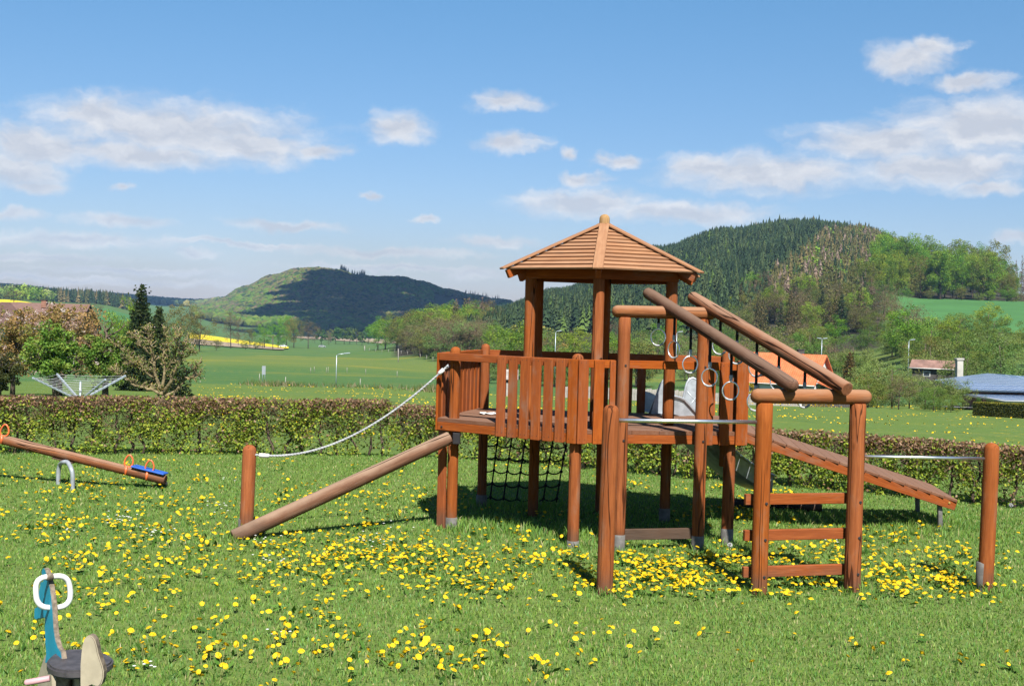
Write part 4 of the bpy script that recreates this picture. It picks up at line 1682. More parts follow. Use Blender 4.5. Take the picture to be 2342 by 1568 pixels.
for (x, y, rx, ry, n) in PATCH:
    for _ in range(int(n * .82)):
        px, py = x + r_.gauss(0, .55) * rx, y + r_.gauss(0, .55) * ry
        if py < 1046 or py > 1600 or px < -120 or px > 2460:
            continue
        p = gpx(px, py)
        # they grow in little companies
        PTS.append(p)
        if r_.random() < .35:
            for __ in range(r_.choice((1, 1, 2, 3))):
                q = p + Vector((r_.gauss(0, .06), r_.gauss(0, .09), 0))
                PTS.append(q)
hy = lambda X: 14.0 - .02 * abs(X)
PTS = [p for p in PTS if p.y < (13.3 if p.x < -1 else 13.5 - .55 * max(0, p.x - 0)) and p.y > 4.4 and abs(p.x) < .5 * p.y + .4]
for p in PTS:
    p.z = float(terr(p.x, p.y))
vis = sorted([p for p in PTS if abs(p.x) < .44 * p.y], key=lambda p: p.y)
near = vis[:300]
nid = set(id(p) for p in near)
MARKS = [((-2.05, 4.6), 'spring rider'), ((lgb.x, lgb.y), 'lower end of the climbing log'), ((FP.x, FP.y), 'higher bar post'), ((LP1.x, LP1.y), 'left ladder post'), ((LP2.x, LP2.y), 'right ladder post'), ((RP.x, RP.y), 'lower bar post'), ((cA.x, cA.y), 'left deck post'), ((ROP.x, ROP.y), 'rope post')]
rest = [p for p in PTS if id(p) not in nid]
for i, p in enumerate(near):
    hm, _, _ = heads[i % 5]
    sm_, tip = stems[i % 4]
    rz = r_.uniform(0, 6.28)
    M = Matrix.Translation(p) @ Matrix.Rotation(rz, 4, 'Z')
    o = bpy.data.objects.new('dandelion', None)
    o.empty_display_size = .03
    link(o, M)
    mk, nm = min(MARKS, key=lambda q: (q[0][0] - p.x) ** 2 + (q[0][1] - p.y) ** 2)
    dv = 'left of' if p.x < mk[0] - .25 else ('right of' if p.x > mk[0] + .25 else ('in front of' if p.y < mk[1] else 'just behind'))
    dist = math.hypot(mk[0] - p.x, mk[1] - p.y)
    tag(o, None, 'dandelion', 'dandelions in the near lawn')
    o['label'] = 'yellow dandelion flower %s%s the %s' % ('' if dist < .8 else 'some way ' if dist < 1.7 else 'far out ', dv, nm)
    link(bpy.data.objects.new('stem', sm_), M, o)
    s = r_.uniform(.55, 1.15)
    Mh = M @ Matrix.Translation(tip) @ Matrix.Rotation(r_.gauss(0, .5), 4, 'X') @ Matrix.Rotation(r_.gauss(0, .5) , 4, 'Y') @ Matrix.Diagonal((s, s, s * r_.uniform(.8, 1.2), 1))
    link(bpy.data.objects.new('flower_head', hm), Mh, o)
vv, ff = [], []
for i, p in enumerate(rest):
    _, va, fs = heads[i % 5]
    s = r_.uniform(.55, 1.15)
    Rm = np.array((Matrix.Rotation(r_.uniform(0, 6.28), 3, 'Z') @ Matrix.Rotation(r_.gauss(0, .5), 3, 'X')))
    hgt = r_.uniform(.03, .06)
    v = (va * s) @ Rm.T + np.array([p.x, p.y, p.z + hgt])
    o_ = len(vv)
    vv += [tuple(q) for q in v]
    ff += [tuple(j + o_ for j in f) for f in fs]
tag(mesh_obj('dandelions', vv, ff, M_petal), 'crowd of yellow dandelions farther off across the lawn', 'dandelions', kind='stuff')
# seed heads
for (x, y, hgt, lab) in ((1657, 1225, .12, 'white dandelion seed head on a tall stalk beside the right frame post'), (2262, 1156, .16, 'white dandelion seed head left of the lower bar post near the hedge'), (2300, 1166, .20, 'white dandelion seed head standing right of the lower bar post')):
    g = gpx(x, y + 62)
    o = thing('dandelion_clock', g, lab, 'dandelion')
    tube('stem', [g, g + Vector((.01, 0, hgt * .5)), g + Vector((.035, 0, hgt))], .0022, M_stem, o, 5)
    vs, fs = [], []
    c = g + Vector((.035, 0, hgt + .012))
    for i in range(140):
        d = Vector((r_.gauss(0, 1), r_.gauss(0, 1), r_.gauss(0, 1))).normalized()
        e1 = d.orthogonal().normalized()
        e2 = d.cross(e1)
        b_ = len(vs)
        vs += [c + d * .004, c + d * .017 + e1 * .004, c + d * .018 + e2 * .004, c + d * .017 - e1 * .004]
        fs.append((b_, b_ + 1, b_ + 2, b_ + 3))
    mesh_obj('seed_ball', vs, fs, M_fluff, o)
# daisies: tiny white specks in loose groups
vs, fs = [], []
for (x, y, n) in ((275, 1190, 22), (505, 1168, 10), (130, 1213, 5), (620, 1290, 8), (850, 1240, 14), (600, 1245, 8), (900, 1205, 5), (640, 1460, 4), (330, 1525, 6), (345, 1225, 12), (560, 1100, 5), (1900, 1240, 8)):
    for _ in range(n):
        p = gpx(x + r_.gauss(0, 22), y + r_.gauss(0, 7))
        p.z += r_.uniform(.03, .045)
        b_ = len(vs)
        vs.append(p + Vector((0, 0, .003)))
        for k in range(8):
            a = k * math.pi / 4
            vs.append(p + Vector((.009 * math.cos(a), .009 * math.sin(a), 0)))
        fs += [(b_, b_ + 1 + k, b_ + 1 + (k + 1) % 8) for k in range(8)]
tag(mesh_obj('daisies', vs, fs, M_fluff), 'tiny white daisies scattered over the lawn', 'daisies', kind='stuff')
# broad dandelion leaves among the flowers
n = 2600
ci = rng.choice(len(PTS), n)
c = np.array([list(PTS[i]) for i in ci]) + rng.normal(0, .035, (n, 3)) * np.array([1, 1, 0])
c[:, 2] += .02
V = leaf_quads(c, rng.uniform(.05, .11, n), .26, .72)
fast_mesh('dandelion_leaves', V, 4, M_leaf, None, pick([(0.07, 0.16, 0.025), (0.10, 0.20, 0.035), (0.05, 0.12, 0.02)], n))
tag(bpy.data.objects['dandelion_leaves'], 'flat dark green dandelion leaves lying in the lawn', 'leaves', kind='stuff')


# ------------------------------------------------------------------ rotary clothes dryer beyond the hedge
def dryer():
    Y = 36.5
    top = P(184, 872, Y)
    base = Vector((top.x, top.y, float(terr(top.x, top.y))))
    root = thing('clothes_dryer', base, 'grey rotary clothes dryer standing open behind the hedge', 'clothes dryer')
    tube('pole', [base, Vector((top.x, top.y, top.z))], .03, M_alu, root)
    hub = P(184, 907, Y)
    hub = Vector((top.x, top.y, hub.z - .12))
    tips = []
    zt = P(184, 861, Y).z
    for k in range(4):
        a = math.radians(48 + 90 * k)
        tip = Vector((top.x + 1.55 * math.cos(a), top.y + 1.55 * math.sin(a), zt))
        tips.append(tip)
        beam('arm', hub + (tip - hub) * .03, tip, .05, .06, M_alu, root)
    log('hub', hub - Vector((0, 0, .07)), hub + Vector((0, 0, .07)), .055, M_grey, root, 'flat', 'flat', wob=0)
    log('collar', Vector((top.x, top.y, top.z - .35)), Vector((top.x, top.y, top.z - .25)), .045, M_grey, root, 'flat', 'flat', wob=0)
    for i in range(9):
        t = .22 + .76 * i / 8
        pts = [hub + (tp - hub) * t for tp in tips]
        parts = []
        for k in range(4):
            a, b = pts[k], pts[(k + 1) % 4]
            parts.append(tube_geo([a.lerp(b, j / 4) - Vector((0, 0, .03 * math.sin(math.pi * j / 4))) for j in range(5)], .0055, 4))
        V_, F_ = join_geo(parts)
        mesh_obj('line_loop', V_, F_, M_rope, root)


dryer()
# ------------------------------------------------------------------ trees
def crown_mesh(name, R, n_cl, per, leaf, cols, seed, shape='round', wts=None, shell=.55, crad=.24, mat=None, aspect=.7):
    """crown of leaf clumps inside an ellipsoid of radii R, centred at the origin"""
    global rng
    keep = rng
    rng = np.random.default_rng(seed)
    R = np.array(R, float)
    d = rng.normal(size=(n_cl, 3))
    d /= np.linalg.norm(d, axis=1)[:, None]
    rad = shell + (1 - shell) * rng.uniform(0, 1, n_cl) ** .6
    rad = np.where(rng.uniform(size=n_cl) < .18, rng.uniform(.1, shell, n_cl), rad)
    lump = 1 + .09 * np.sin(d[:, 0] * 4 + seed) + .08 * np.sin(d[:, 1] * 5 + seed * 2) + .06 * np.sin(d[:, 2] * 4.5 + seed * 3)
    c = d * rad[:, None] * lump[:, None]
    if shape == 'upright':
        c[:, :2] *= (1 - .45 * np.clip(c[:, 2], 0, 1))[:, None]
    if shape == 'broad':
        c[:, 2] = np.where(c[:, 2] < 0, c[:, 2] * .6, c[:, 2])
    c = c * R
    cr = crad * R.mean() * rng.uniform(.6, 1.35, n_cl)
    ci = np.repeat(np.arange(n_cl), per)
    off = rng.normal(size=(len(ci), 3))
    off /= np.linalg.norm(off, axis=1)[:, None]
    off *= (rng.uniform(0, 1, len(ci)) ** .33)[:, None]
    off[:, 2] *= .75
    p = c[ci] + off * cr[ci][:, None]
    size = leaf * rng.uniform(.6, 1.35, len(ci))
    V = leaf_quads(p, size, aspect, .25)
    cols = np.array(cols)
    k = rng.choice(len(cols), n_cl, p=wts)
    base = cols[k][ci]
    alt = cols[rng.choice(len(cols), len(ci), p=wts)]
    col = (base * .65 + alt * .35) * rng.uniform(.8, 1.2, (len(ci), 1))
    rng = keep
    o = fast_mesh(name, V, 4, mat or M_leafr, None, np.repeat(col, 4, 0))
    me = o.data
    bpy.data.objects.remove(o)
    return me


def limbs(seed, height, r, n=7, spread=.5, start=.35, bend=.15, sub=2):
    """trunk with tapering limbs and side branches -> verts, faces, tips"""
    r_ = random.Random(seed)
    parts, tips = [], []
    top = Vector((r_.uniform(-.06, .06) * height, r_.uniform(-.06, .06) * height, height))
    trunk = [Vector((0, 0, -.15)), Vector((r_.uniform(-.02, .02) * height, 0, height * .25)), Vector((r_.uniform(-.04, .04) * height, r_.uniform(-.03, .03) * height, height * .6)), top]
    parts.append(tube_geo(trunk, r, 8, r1=r * .25))
    for i in range(n):
        t = start + (1 - start) * (i + r_.random() * .6) / n
        j = 0 if t < .25 else (1 if t < .6 else 2)
        lo, hi = ((0, .25), (.25, .6), (.6, 1))[j]
        p = trunk[j].lerp(trunk[j + 1], min(1, (t - lo) / (hi - lo)))
        a = i * 2.4 + r_.uniform(-.5, .5)
        L = height * spread * r_.uniform(.7, 1.1) * (1.15 - .5 * t)
        d = Vector((math.cos(a), math.sin(a), r_.uniform(.35, .8))).normalized()
        pts = [p]
        for k in range(1, 5):
            pts.append(p + d * (L * k / 4) + Vector((r_.gauss(0, bend * .3) * L, r_.gauss(0, bend * .3) * L, .06 * L * k * k / 8)))
        rr = r * .5 * (1.1 - .6 * t)
        parts.append(tube_geo(pts, rr, 6, r1=rr * .2))
        tips.append(pts[-1])
        for s in range(sub):
            k = r_.choice((2, 3))
            d2 = (d + Vector((r_.gauss(0, .7), r_.gauss(0, .7), r_.gauss(.2, .4)))).normalized()
            q = [pts[k], pts[k] + d2 * L * .25, pts[k] + d2 * L * .5 + Vector((0, 0, .04 * L))]
            parts.append(tube_geo(q, rr * .4, 5, r1=rr * .1))
            tips.append(q[-1])
    V, Fc = join_geo(parts)
    return V, Fc, tips


def geo_mesh(name, V, Fc, mat, smooth=True):
    me = bpy.data.meshes.new(name)
    me.from_pydata([tuple(v) for v in V], [], Fc)
    if smooth:
        me.polygons.foreach_set('use_smooth', [True] * len(me.polygons))
    me.materials.append(mat)
    return me


def up(cs, f):
    return [tuple(q * f for q in c) for c in cs]


GREEN = up([(0.095, 0.185, 0.018), (0.135, 0.225, 0.022), (0.066, 0.140, 0.015), (0.180, 0.250, 0.028)], 1.32)
OLIVE = up([(0.125, 0.145, 0.030), (0.165, 0.175, 0.045), (0.095, 0.130, 0.028), (0.190, 0.170, 0.050)], 1.1)
PALE = up([(0.125, 0.185, 0.046), (0.160, 0.220, 0.062), (0.100, 0.160, 0.034), (0.18, 0.21, 0.075)], 1.22)
BROWN = up([(0.160, 0.125, 0.070), (0.210, 0.160, 0.095), (0.125, 0.105, 0.055), (0.17, 0.16, 0.070)], 1.02)
GOLD = up([(0.22, 0.17, 0.045), (0.17, 0.15, 0.040), (0.27, 0.20, 0.06)], 1.4)
DKCON = up([(0.026, 0.048, 0.020), (0.038, 0.062, 0.025), (0.019, 0.036, 0.016), (0.052, 0.074, 0.027)], 1.15)
BRCON = up([(0.085, 0.078, 0.028), (0.065, 0.068, 0.024), (0.11, 0.088, 0.035)], 1.35)
DEAD = up([(0.26, 0.185, 0.140), (0.30, 0.22, 0.17), (0.20, 0.15, 0.115)], 0.85)

# prototypes: crown mesh of unit height 1 (crown centre at .58) and trunk mesh
PROTO = {}


def proto(kind, cols, n_cl, per, leaf, R=(.42, .42, .44), cz=.58, shape='round', variants=3, tr=.022, crad=.24, mat=None):
    out = []
    for v in range(variants):
        sd_ = hash_(kind) + v
        cm = crown_mesh('crown', R, n_cl, per, leaf, cols, sd_, shape, crad=crad, mat=mat)
        cm.transform(Matrix.Translation((0, 0, cz)))
        V, Fc, _ = limbs(sd_, .80, tr, 6, .34, .3)
        out.append((cm, geo_mesh('trunk', V, Fc, M_bark)))
    PROTO[kind] = out


def hash_(s):
    return sum(ord(c) * (i + 3) for i, c in enumerate(s)) % 10007


proto('beech', GREEN, 62, 105, .024, crad=.26)
proto('olive', OLIVE, 60, 85, .024, crad=.25)
proto('brown', BROWN, 62, 62, .019, crad=.25)
proto('pale', PALE, 66, 105, .022, (.55, .5, .44), .47, crad=.24)
proto('willow', up([(0.095, 0.165, 0.026), (0.125, 0.195, 0.034), (0.078, 0.14, 0.024), (0.15, 0.19, 0.045)], 1.12), 66, 105, .023, (.58, .52, .44), .46, crad=.24)
proto('gold', GOLD, 60, 30, .05, (.5, .5, .46), .46)
proto('forsythia', [(0.62, 0.44, 0.015), (0.5, 0.36, 0.02), (0.4, 0.33, 0.03)], 40, 50, .04, (.5, .5, .44), .48)
proto('row', [(0.075, 0.15, 0.03), (0.095, 0.17, 0.035), (0.06, 0.12, 0.03)], 30, 20, .10, (.40, .40, .36), .62, 'round', 2)


def spruce_mesh(name, h, r, tiers, cols, seed, leaf=.16, per=26, droop=.25):
    """conifer: boughs as rows of hanging sprays round a stem"""
    r_ = np.random.default_rng(seed)
    P_, S_ = [], []
    for t in range(tiers):
        u = (t + r_.uniform(-.3, .3)) / tiers
        z = h * (.06 + .94 * u)
        R = r * (1 - u) ** .85 * r_.uniform(.8, 1.12) + .04 * r
        nb = max(4, int(10 * (1 - u) + 4))
        a0 = r_.uniform(0, 6.28)
        for b in range(nb):
            a = a0 + 6.283 * b / nb + r_.normal(0, .12)
            RL = R * r_.uniform(.7, 1.15)
            m_ = max(3, int(per * (RL / r)))
            s = r_.uniform(.15, 1, m_)
            w_ = r_.normal(0, .10 * r, m_) * (.5 + s)
            x = np.cos(a) * RL * s - np.sin(a) * w_
            y = np.sin(a) * RL * s + np.cos(a) * w_
            zz = z - droop * RL * s ** 1.4 + r_.normal(0, .02 * h, m_)
            P_.append(np.stack([x, y, zz], 1))
    p = np.concatenate(P_)
    n = len(p)
    global rng
    keep = rng
    rng = r_
    V = leaf_quads(p, leaf * r_.uniform(.6, 1.4, n), .6, .1)
    cols = np.array(cols)
    c = cols[r_.choice(len(cols), n)] * r_.uniform(.8, 1.2, (n, 1))
    rng = keep
    o = fast_mesh(name, V, 4, M_leafr, None, np.repeat(c, 4, 0))
    me = o.data
    bpy.data.objects.remove(o)
    return me


def stem_mesh(h, r):
    V, Fc = tube_geo([(0, 0, -.2), (0, 0, h * .5), (0, 0, h)], r, 7, r1=r * .15)
    return geo_mesh('trunk', V, Fc, M_bark)


PROTO['deadspruce'] = [(spruce_mesh('crown', 1, .19, 16, DEAD + BRCON[:1], 40 + k, .035, 8), stem_mesh(1, .014)) for k in range(2)]
PROTO['brownspruce'] = [(spruce_mesh('crown', 1, .21, 18, BRCON, 50 + k, .04, 12), stem_mesh(1, .014)) for k in range(2)]
PROTO['darkspruce'] = [(spruce_mesh('crown', 1, .20, 18, DKCON, 60 + k, .042, 14), stem_mesh(1, .014)) for k in range(2)]
TN = [0]


def where_is(x, Y, rows):
    if x < 1250:
        a = 'left of the tower roof'
    elif x < 1420:
        a = 'behind the tower roof posts'
    elif x < 1560:
        a = 'behind the upper cross log'
    elif x < 1700:
        a = 'behind the hanging rings'
    elif x < 1850:
        a = 'above the orange roof'
    elif x < 1980:
        a = 'above the yellowish spruce'
    elif x < 2090:
        a = 'above the pale bush clump'
    elif x < 2220:
        a = 'above the boarded shed'
    else:
        a = 'above the solar barn'
    b = 'front' if Y < rows[0] else 'middle' if Y < rows[1] else 'back'
    return a, b


def plant(kind, base, hgt, label, name='tree', group=None, cat='tree', wid=1.0, rz=None):
    TN[0] += 1
    v = PROTO[kind][TN[0] % len(PROTO[kind])]
    rz = random.uniform(0, 6.28) if rz is None else rz
    M = Matrix.Translation(base) @ Matrix.Rotation(rz, 4, 'Z') @ Matrix.Diagonal((hgt * wid, hgt * wid, hgt, 1))
    o = bpy.data.objects.new(name, None)
    link(o, Matrix.Translation(base))
    tag(o, label, cat, group)
    link(bpy.data.objects.new('trunk', v[1]), M, o)
    link(bpy.data.objects.new('crown', v[0]), M, o)
    return o


# ---- orchard behind the hedge, left
def orchard(x, yb, Y, hgt, rc, cz, cols, leaf, n_cl, per, label, name, seed, flowers=None, sub=3, nl=9, spread=.5, wts=None, bark=M_bark, tr=.035, start=.3):
    base = G(x, Y)
    root = thing(name, base, label, 'tree')
    V, Fc, tips = limbs(seed, hgt * .85, hgt * tr, nl, spread, start, .3, sub)
    V = [Vector(v) + base for v in V]
    mesh_obj('trunk', V, Fc, bark, root, smooth=True)
    cm = crown_mesh('crown', rc, n_cl, per, leaf, cols, seed, 'round', wts, shell=.30, crad=.19, mat=M_leaf)
    link(bpy.data.objects.new('crown', cm), Matrix.Translation(base + Vector((0, 0, cz))), root)
    if flowers:
        fm = crown_mesh('blossom', tuple(q * 1.02 for q in rc), flowers, 14, leaf * .8, [(0.62, 0.50, 0.47), (0.55, 0.38, 0.34), (0.68, 0.60, 0.58)], seed + 9, shell=.7, crad=.10, mat=M_leaf)
        link(bpy.data.objects.new('blossom', fm), Matrix.Translation(base + Vector((0, 0, cz))), root)
    return root


orchard(138, 0, 74, 5.9, (3.5, 2.5, 2.35), 3.45, [(0.33, 0.19, 0.07), (0.24, 0.155, 0.055), (0.23, 0.21, 0.055), (0.38, 0.25, 0.12)], .15, 190, 62,
        'bronze-leaved cherry tree with pale blossom in front of the brown-roofed house', 'cherry_tree', 301, 60)
orchard(30, 0, 68, 5.0, (2.6, 2.0, 2.15), 3.0, [(0.33, 0.19, 0.06), (0.23, 0.20, 0.05), (0.17, 0.19, 0.04), (0.38, 0.24, 0.10)], .14, 150, 60,
        'bronze and green leaved tree at the left edge behind the hedge', 'cherry_tree', 305, 40)
orchard(128, 0, 60, 4.2, (1.75, 1.6, 1.55), 2.55, [(0.12, 0.25, 0.033), (0.165, 0.30, 0.045), (0.085, 0.19, 0.026), (0.24, 0.30, 0.055)], .13, 170, 64,
        'leafy green fruit tree left of the clothes dryer pole', 'fruit_tree', 311, 6)
orchard(243, 0, 61, 4.6, (1.25, 1.3, 1.55), 2.35, [(0.13, 0.25, 0.036), (0.175, 0.30, 0.05), (0.095, 0.19, 0.033), (0.26, 0.27, 0.065)], .13, 110, 60,
        'green fruit tree with thick bare upper limbs right of the clothes dryer', 'fruit_tree', 318, 6, nl=11, spread=.42, tr=.045, start=.45)
orchard(3, 0, 56, 2.6, (1.0, 1.0, 1.0), 1.55, [(0.045, 0.05, 0.018), (0.06, 0.075, 0.02), (0.09, 0.10, 0.03)], .11, 70, 60,
        'small dark bush-like tree at the left edge of the picture', 'fruit_tree', 325)


# ---- pollarded tree with knobbly bare branches
def pollard():
    base = G(371, 60)
    root = thing('pollarded_tree', base, 'gnarled pollarded fruit tree with bare lichen-yellow branches', 'tree')
    r_ = random.Random(4)
    parts, tips = [], []
    trunk = [base + Vector((0, 0, -.2)), base + Vector((-.03, 0, .25)), base + Vector((-.06, 0, .55))]
    parts.append(tube_geo(trunk, .17, 9, r1=.13))
    px = F / 60
    # (pixel path of each limb), from the photograph; depth wanders
    LIMB = [[(372, 903), (355, 895), (330, 885), (300, 878), (285, 862), (262, 850)], [(372, 900), (352, 862), (335, 835), (305, 822), (280, 800), (262, 785)],
            [(370, 898), (355, 850), (350, 815), (342, 790), (340, 765), (338, 756)], [(370, 895), (378, 850), (372, 815), (385, 790), (378, 762)],
            [(374, 898), (392, 868), (402, 845), (412, 820), (420, 800), (428, 780)], [(376, 904), (400, 896), (412, 880), (424, 862), (440, 845), (452, 836)],
            [(424, 862), (436, 866), (450, 860), (456, 858)], [(352, 862), (330, 850), (318, 838), (300, 836), (285, 822)], [(378, 850), (398, 820), (400, 795), (412, 770)],
            [(350, 815), (325, 795), (312, 775), (300, 765)], [(385, 790), (400, 775), (405, 762)], [(412, 820), (432, 812), (440, 806)]]
    for i, L in enumerate(LIMB):
        dy = r_.uniform(-1.3, 1.3)
        pts = []
        for k, (x, y) in enumerate(L):
            p = P(x, y, 60 + dy * (k / (len(L) - 1)) ** .8)
            pts.append(p)
        r0 = (.10, .10, .09, .09, .10, .11, .05, .06, .06, .06, .05, .05)[i]
        fine = []
        for k in range(len(pts) - 1):
            for j in range(3):
                fine.append(pts[k].lerp(pts[k + 1], j / 3) + Vector((r_.gauss(0, .025), r_.gauss(0, .03), r_.gauss(0, .025))))
        fine.append(pts[-1])
        parts.append(tube_geo(fine, r0, 7, r1=r0 * .35))
        # knobbly spur shoots
        for k in range(3, len(fine)):
            for _ in range(5):
                d = Vector((r_.gauss(0, .8), r_.gauss(0, .8), r_.gauss(.75, .6))).normalized()
                L2 = r_.uniform(.12, .5)
                q = [fine[k], fine[k] + d * L2 * .5 + Vector((r_.gauss(0, .03), 0, 0)), fine[k] + d * L2]
                parts.append(tube_geo(q, .032, 5, r1=.020))
                tips.append(q[-1])
                if r_.random() < .6:
                    d3 = (d + Vector((r_.gauss(0, .8), r_.gauss(0, .8), r_.gauss(.3, .5)))).normalized()
                    e_ = q[1] + d3 * L2 * .6
                    parts.append(tube_geo([q[1], e_], .024, 4, r1=.014))
                    tips.append(e_)
    V, Fc = join_geo(parts)
    mesh_obj('trunk', V, Fc, M_barkg, root, smooth=True)
    t = np.array([list(p) for p in tips])
    n = 4600
    c = t[rng.choice(len(t), n)] + rng.normal(0, .09, (n, 3))
    fast_mesh('leaves', leaf_quads(c, rng.uniform(.05, .11, n), .7), 4, M_leaf, root, pick([(0.18, 0.23, 0.05), (0.13, 0.20, 0.035), (0.30, 0.22, 0.06), (0.5, 0.42, 0.38)], n, [.42, .33, .19, .06]), kind='stuff')


pollard()
# dark yew-like shrub behind it
o = plant('darkspruce', G(405, 66), 3.4, 'dark evergreen shrub behind the pollarded tree', 'evergreen_shrub', None, 'shrub', 1.6)

# ---- two spruces
for (x, Y, hgt, r, lab, sd_) in ((322, 96, 8.9, 2.15, 'tall dark spruce rising above the orchard', 71), (362, 99, 7.2, 1.6, 'smaller dark spruce right of the tall spruce', 72)):
    base = G(x, Y)
    root = thing('spruce_tree', base, lab, 'tree')
    link(bpy.data.objects.new('trunk', stem_mesh(hgt, .13)), Matrix.Translation(base), root)
    cm = spruce_mesh('crown', hgt, r, 26, [(0.036, 0.055, 0.018), (0.048, 0.066, 0.022), (0.026, 0.042, 0.014), (0.065, 0.075, 0.025)], sd_, .26, 95, .38)
    link(bpy.data.objects.new('crown', cm), Matrix.Translation(base), root)

# ---- single trees in the valley
plant('beech', G(287, 175), 10.4, 'round fresh green tree just left of the tall spruce', wid=.85)
plant('olive', G(412, 430), 17.5, 'round olive-green tree left of the two near the yellow field', wid=.95)
plant('olive', G(457, 440), 15.5, 'darker olive-green tree beside the left end of the yellow field', wid=.85)
plant('brown', G(528, 560), 19, 'tall nearly bare tree in front of the yellow field', wid=.75)
plant('beech', G(605, 640), 13.5, 'left of two fresh green trees by the country road', wid=.95)
plant('beech', G(636, 630), 14, 'right of two fresh green trees by the country road', wid=.9)
plant('olive', G(672, 700), 18.5, 'olive-green tree behind the two fresh green trees', wid=.9)
plant('beech', G(655, 760), 20, 'bright green treetop between the valley trees', wid=.8)
plant('brown', G(705, 690), 17, 'brown budding tree right of the olive-green tree', wid=.9)
plant('olive', G(570, 720), 11, 'olive tree behind the yellow field', wid=.9)
plant('brown', G(545, 700), 10, 'brownish tree left behind the yellow field', wid=.9)
for k, (x, Y, h_, kd) in enumerate(((735, 900, 12, 'row'), (752, 905, 9, 'brown'), (768, 930, 14, 'row'), (787, 940, 13, 'row'), (800, 950, 14, 'row'), (815, 940, 13, 'row'), (828, 900, 11, 'row'), (842, 980, 15, 'row'), (720, 960, 9, 'brown'), (756, 1000, 12, 'olive'))):
    plant(kd, G(x, Y), h_, 'small tree in the distant row along the valley road', 'roadside_tree', 'distant roadside trees in a row', wid=.95)
for k, (x, Y, h_, kd, lab) in enumerate(((495, 470, 4.6, 'olive', 'low dark bush at the foot of the bare tree'), (562, 520, 4.4, 'olive', 'small round bush between the pole and the bare tree'), (585, 560, 4.5, 'olive', 'low spreading bush left of the white car'),
                                         (600, 585, 4.0, 'brown', 'brownish low bush beside the white car'), (360, 420, 3.4, 'brown', 'brownish bush at the field edge left'), (30, 640, 9, 'brown', 'brown bare bush on the slope behind the house'))):
    plant(kd, G(x, Y), h_, lab, 'bush', None, 'bush', wid=1.4)
for (x, Y, h_, kd, lab) in ((113, 420, 8.5, 'beech', 'dark green round tree behind the brown roof'), (150, 430, 8.0, 'brown', 'brown round tree behind the brown roof'), (200, 560, 8.0, 'brown', 'left bare bush on the green slope'), (222, 570, 8.0, 'brown', 'right bare bush on the green slope')):
    plant(kd, G(x, Y), h_, lab, wid=.95)

# ---- small wooded knoll in the middle
r_ = random.Random(12)
lst = []
for k in range(125):
    Y = r_.uniform(330, 560)
    xl = 1010 - (Y - 300) / 260 * 155
    x = r_.uniform(xl, 1110)
    lst.append((Y, x))
lst.sort(reverse=True)
for Y, x in lst:
    if Y > 450:
        kd = r_.choice(('beech', 'beech', 'olive', 'beech')) if x < 985 or r_.random() < .35 else r_.choice(('deadspruce', 'brownspruce', 'brown', 'brownspruce'))
        hh = r_.uniform(12, 16)
    else:
        kd = r_.choice(('brown', 'olive', 'brown', 'brown', 'pale'))
        hh = r_.uniform(8.5, 12)
    lab = {'beech': 'fresh green broadleaf tree', 'olive': 'olive-green budding tree', 'deadspruce': 'dead pinkish-brown spruce', 'brownspruce': 'brownish spruce', 'brown': 'brown leafless tree', 'pale': 'pale green willow'}[kd] + ' at the %s %s of the wooded knoll' % ('front' if Y < 400 else 'middle' if Y < 470 else 'back', 'left' if x < 960 else 'centre' if x < 1040 else 'right')
    plant(kd, G(x, Y), hh * (1.15 if 'spruce' in kd else 1), lab, group='trees on the wooded knoll', wid=r_.uniform(1.0, 1.3))
for x, Y, h_, kd, lab in ((1130, 330, 9.5, 'beech', 'fresh green tree seen left of the tower roof posts'), (1165, 300, 10, 'pale', 'pale round willow seen left of the tower'), (1185, 290, 9, 'pale', 'pale green slim tree left of the tower posts'),
                          (1215, 280, 11.5, 'gold', 'golden-brown tree left of the front roof posts'), (1250, 260, 9, 'pale', 'pale tree seen between the tower posts'), (1300, 240, 6.5, 'gold', 'yellow-green bush seen between the tower posts')):
    plant(kd, G(x, Y), h_, lab, wid=.9)

# ---- thicket between the village and the wooded hill
r_ = random.Random(31)
lst = []
for k in range(120):
    Y = r_.uniform(190, 345)
    x = r_.uniform(1120, 2480)
    if 2040 < x and Y > 300:
        continue
    lst.append((Y, x))
lst.sort(reverse=True)
for Y, x in lst:
    kd = r_.choice(('willow', 'willow', 'willow', 'olive', 'pale', 'brown', 'beech', 'willow', 'willow'))
    hh = r_.uniform(5.5, 9.0) * (1.25 if kd in ('beech', 'brown') else 1)
    a_, b_ = where_is(x, Y, (240, 290))
    lab = {'willow': 'soft green rounded bush', 'olive': 'olive budding tree', 'pale': 'pale grey-green bush', 'brown': 'brown leafless tree', 'beech': 'bright green tree'}[kd] + ' %s, in the %s of the thicket' % (a_, b_)
    plant(kd, G(x, Y), hh, lab, group='thicket below the wooded hill', wid=r_.uniform(.95, 1.25))
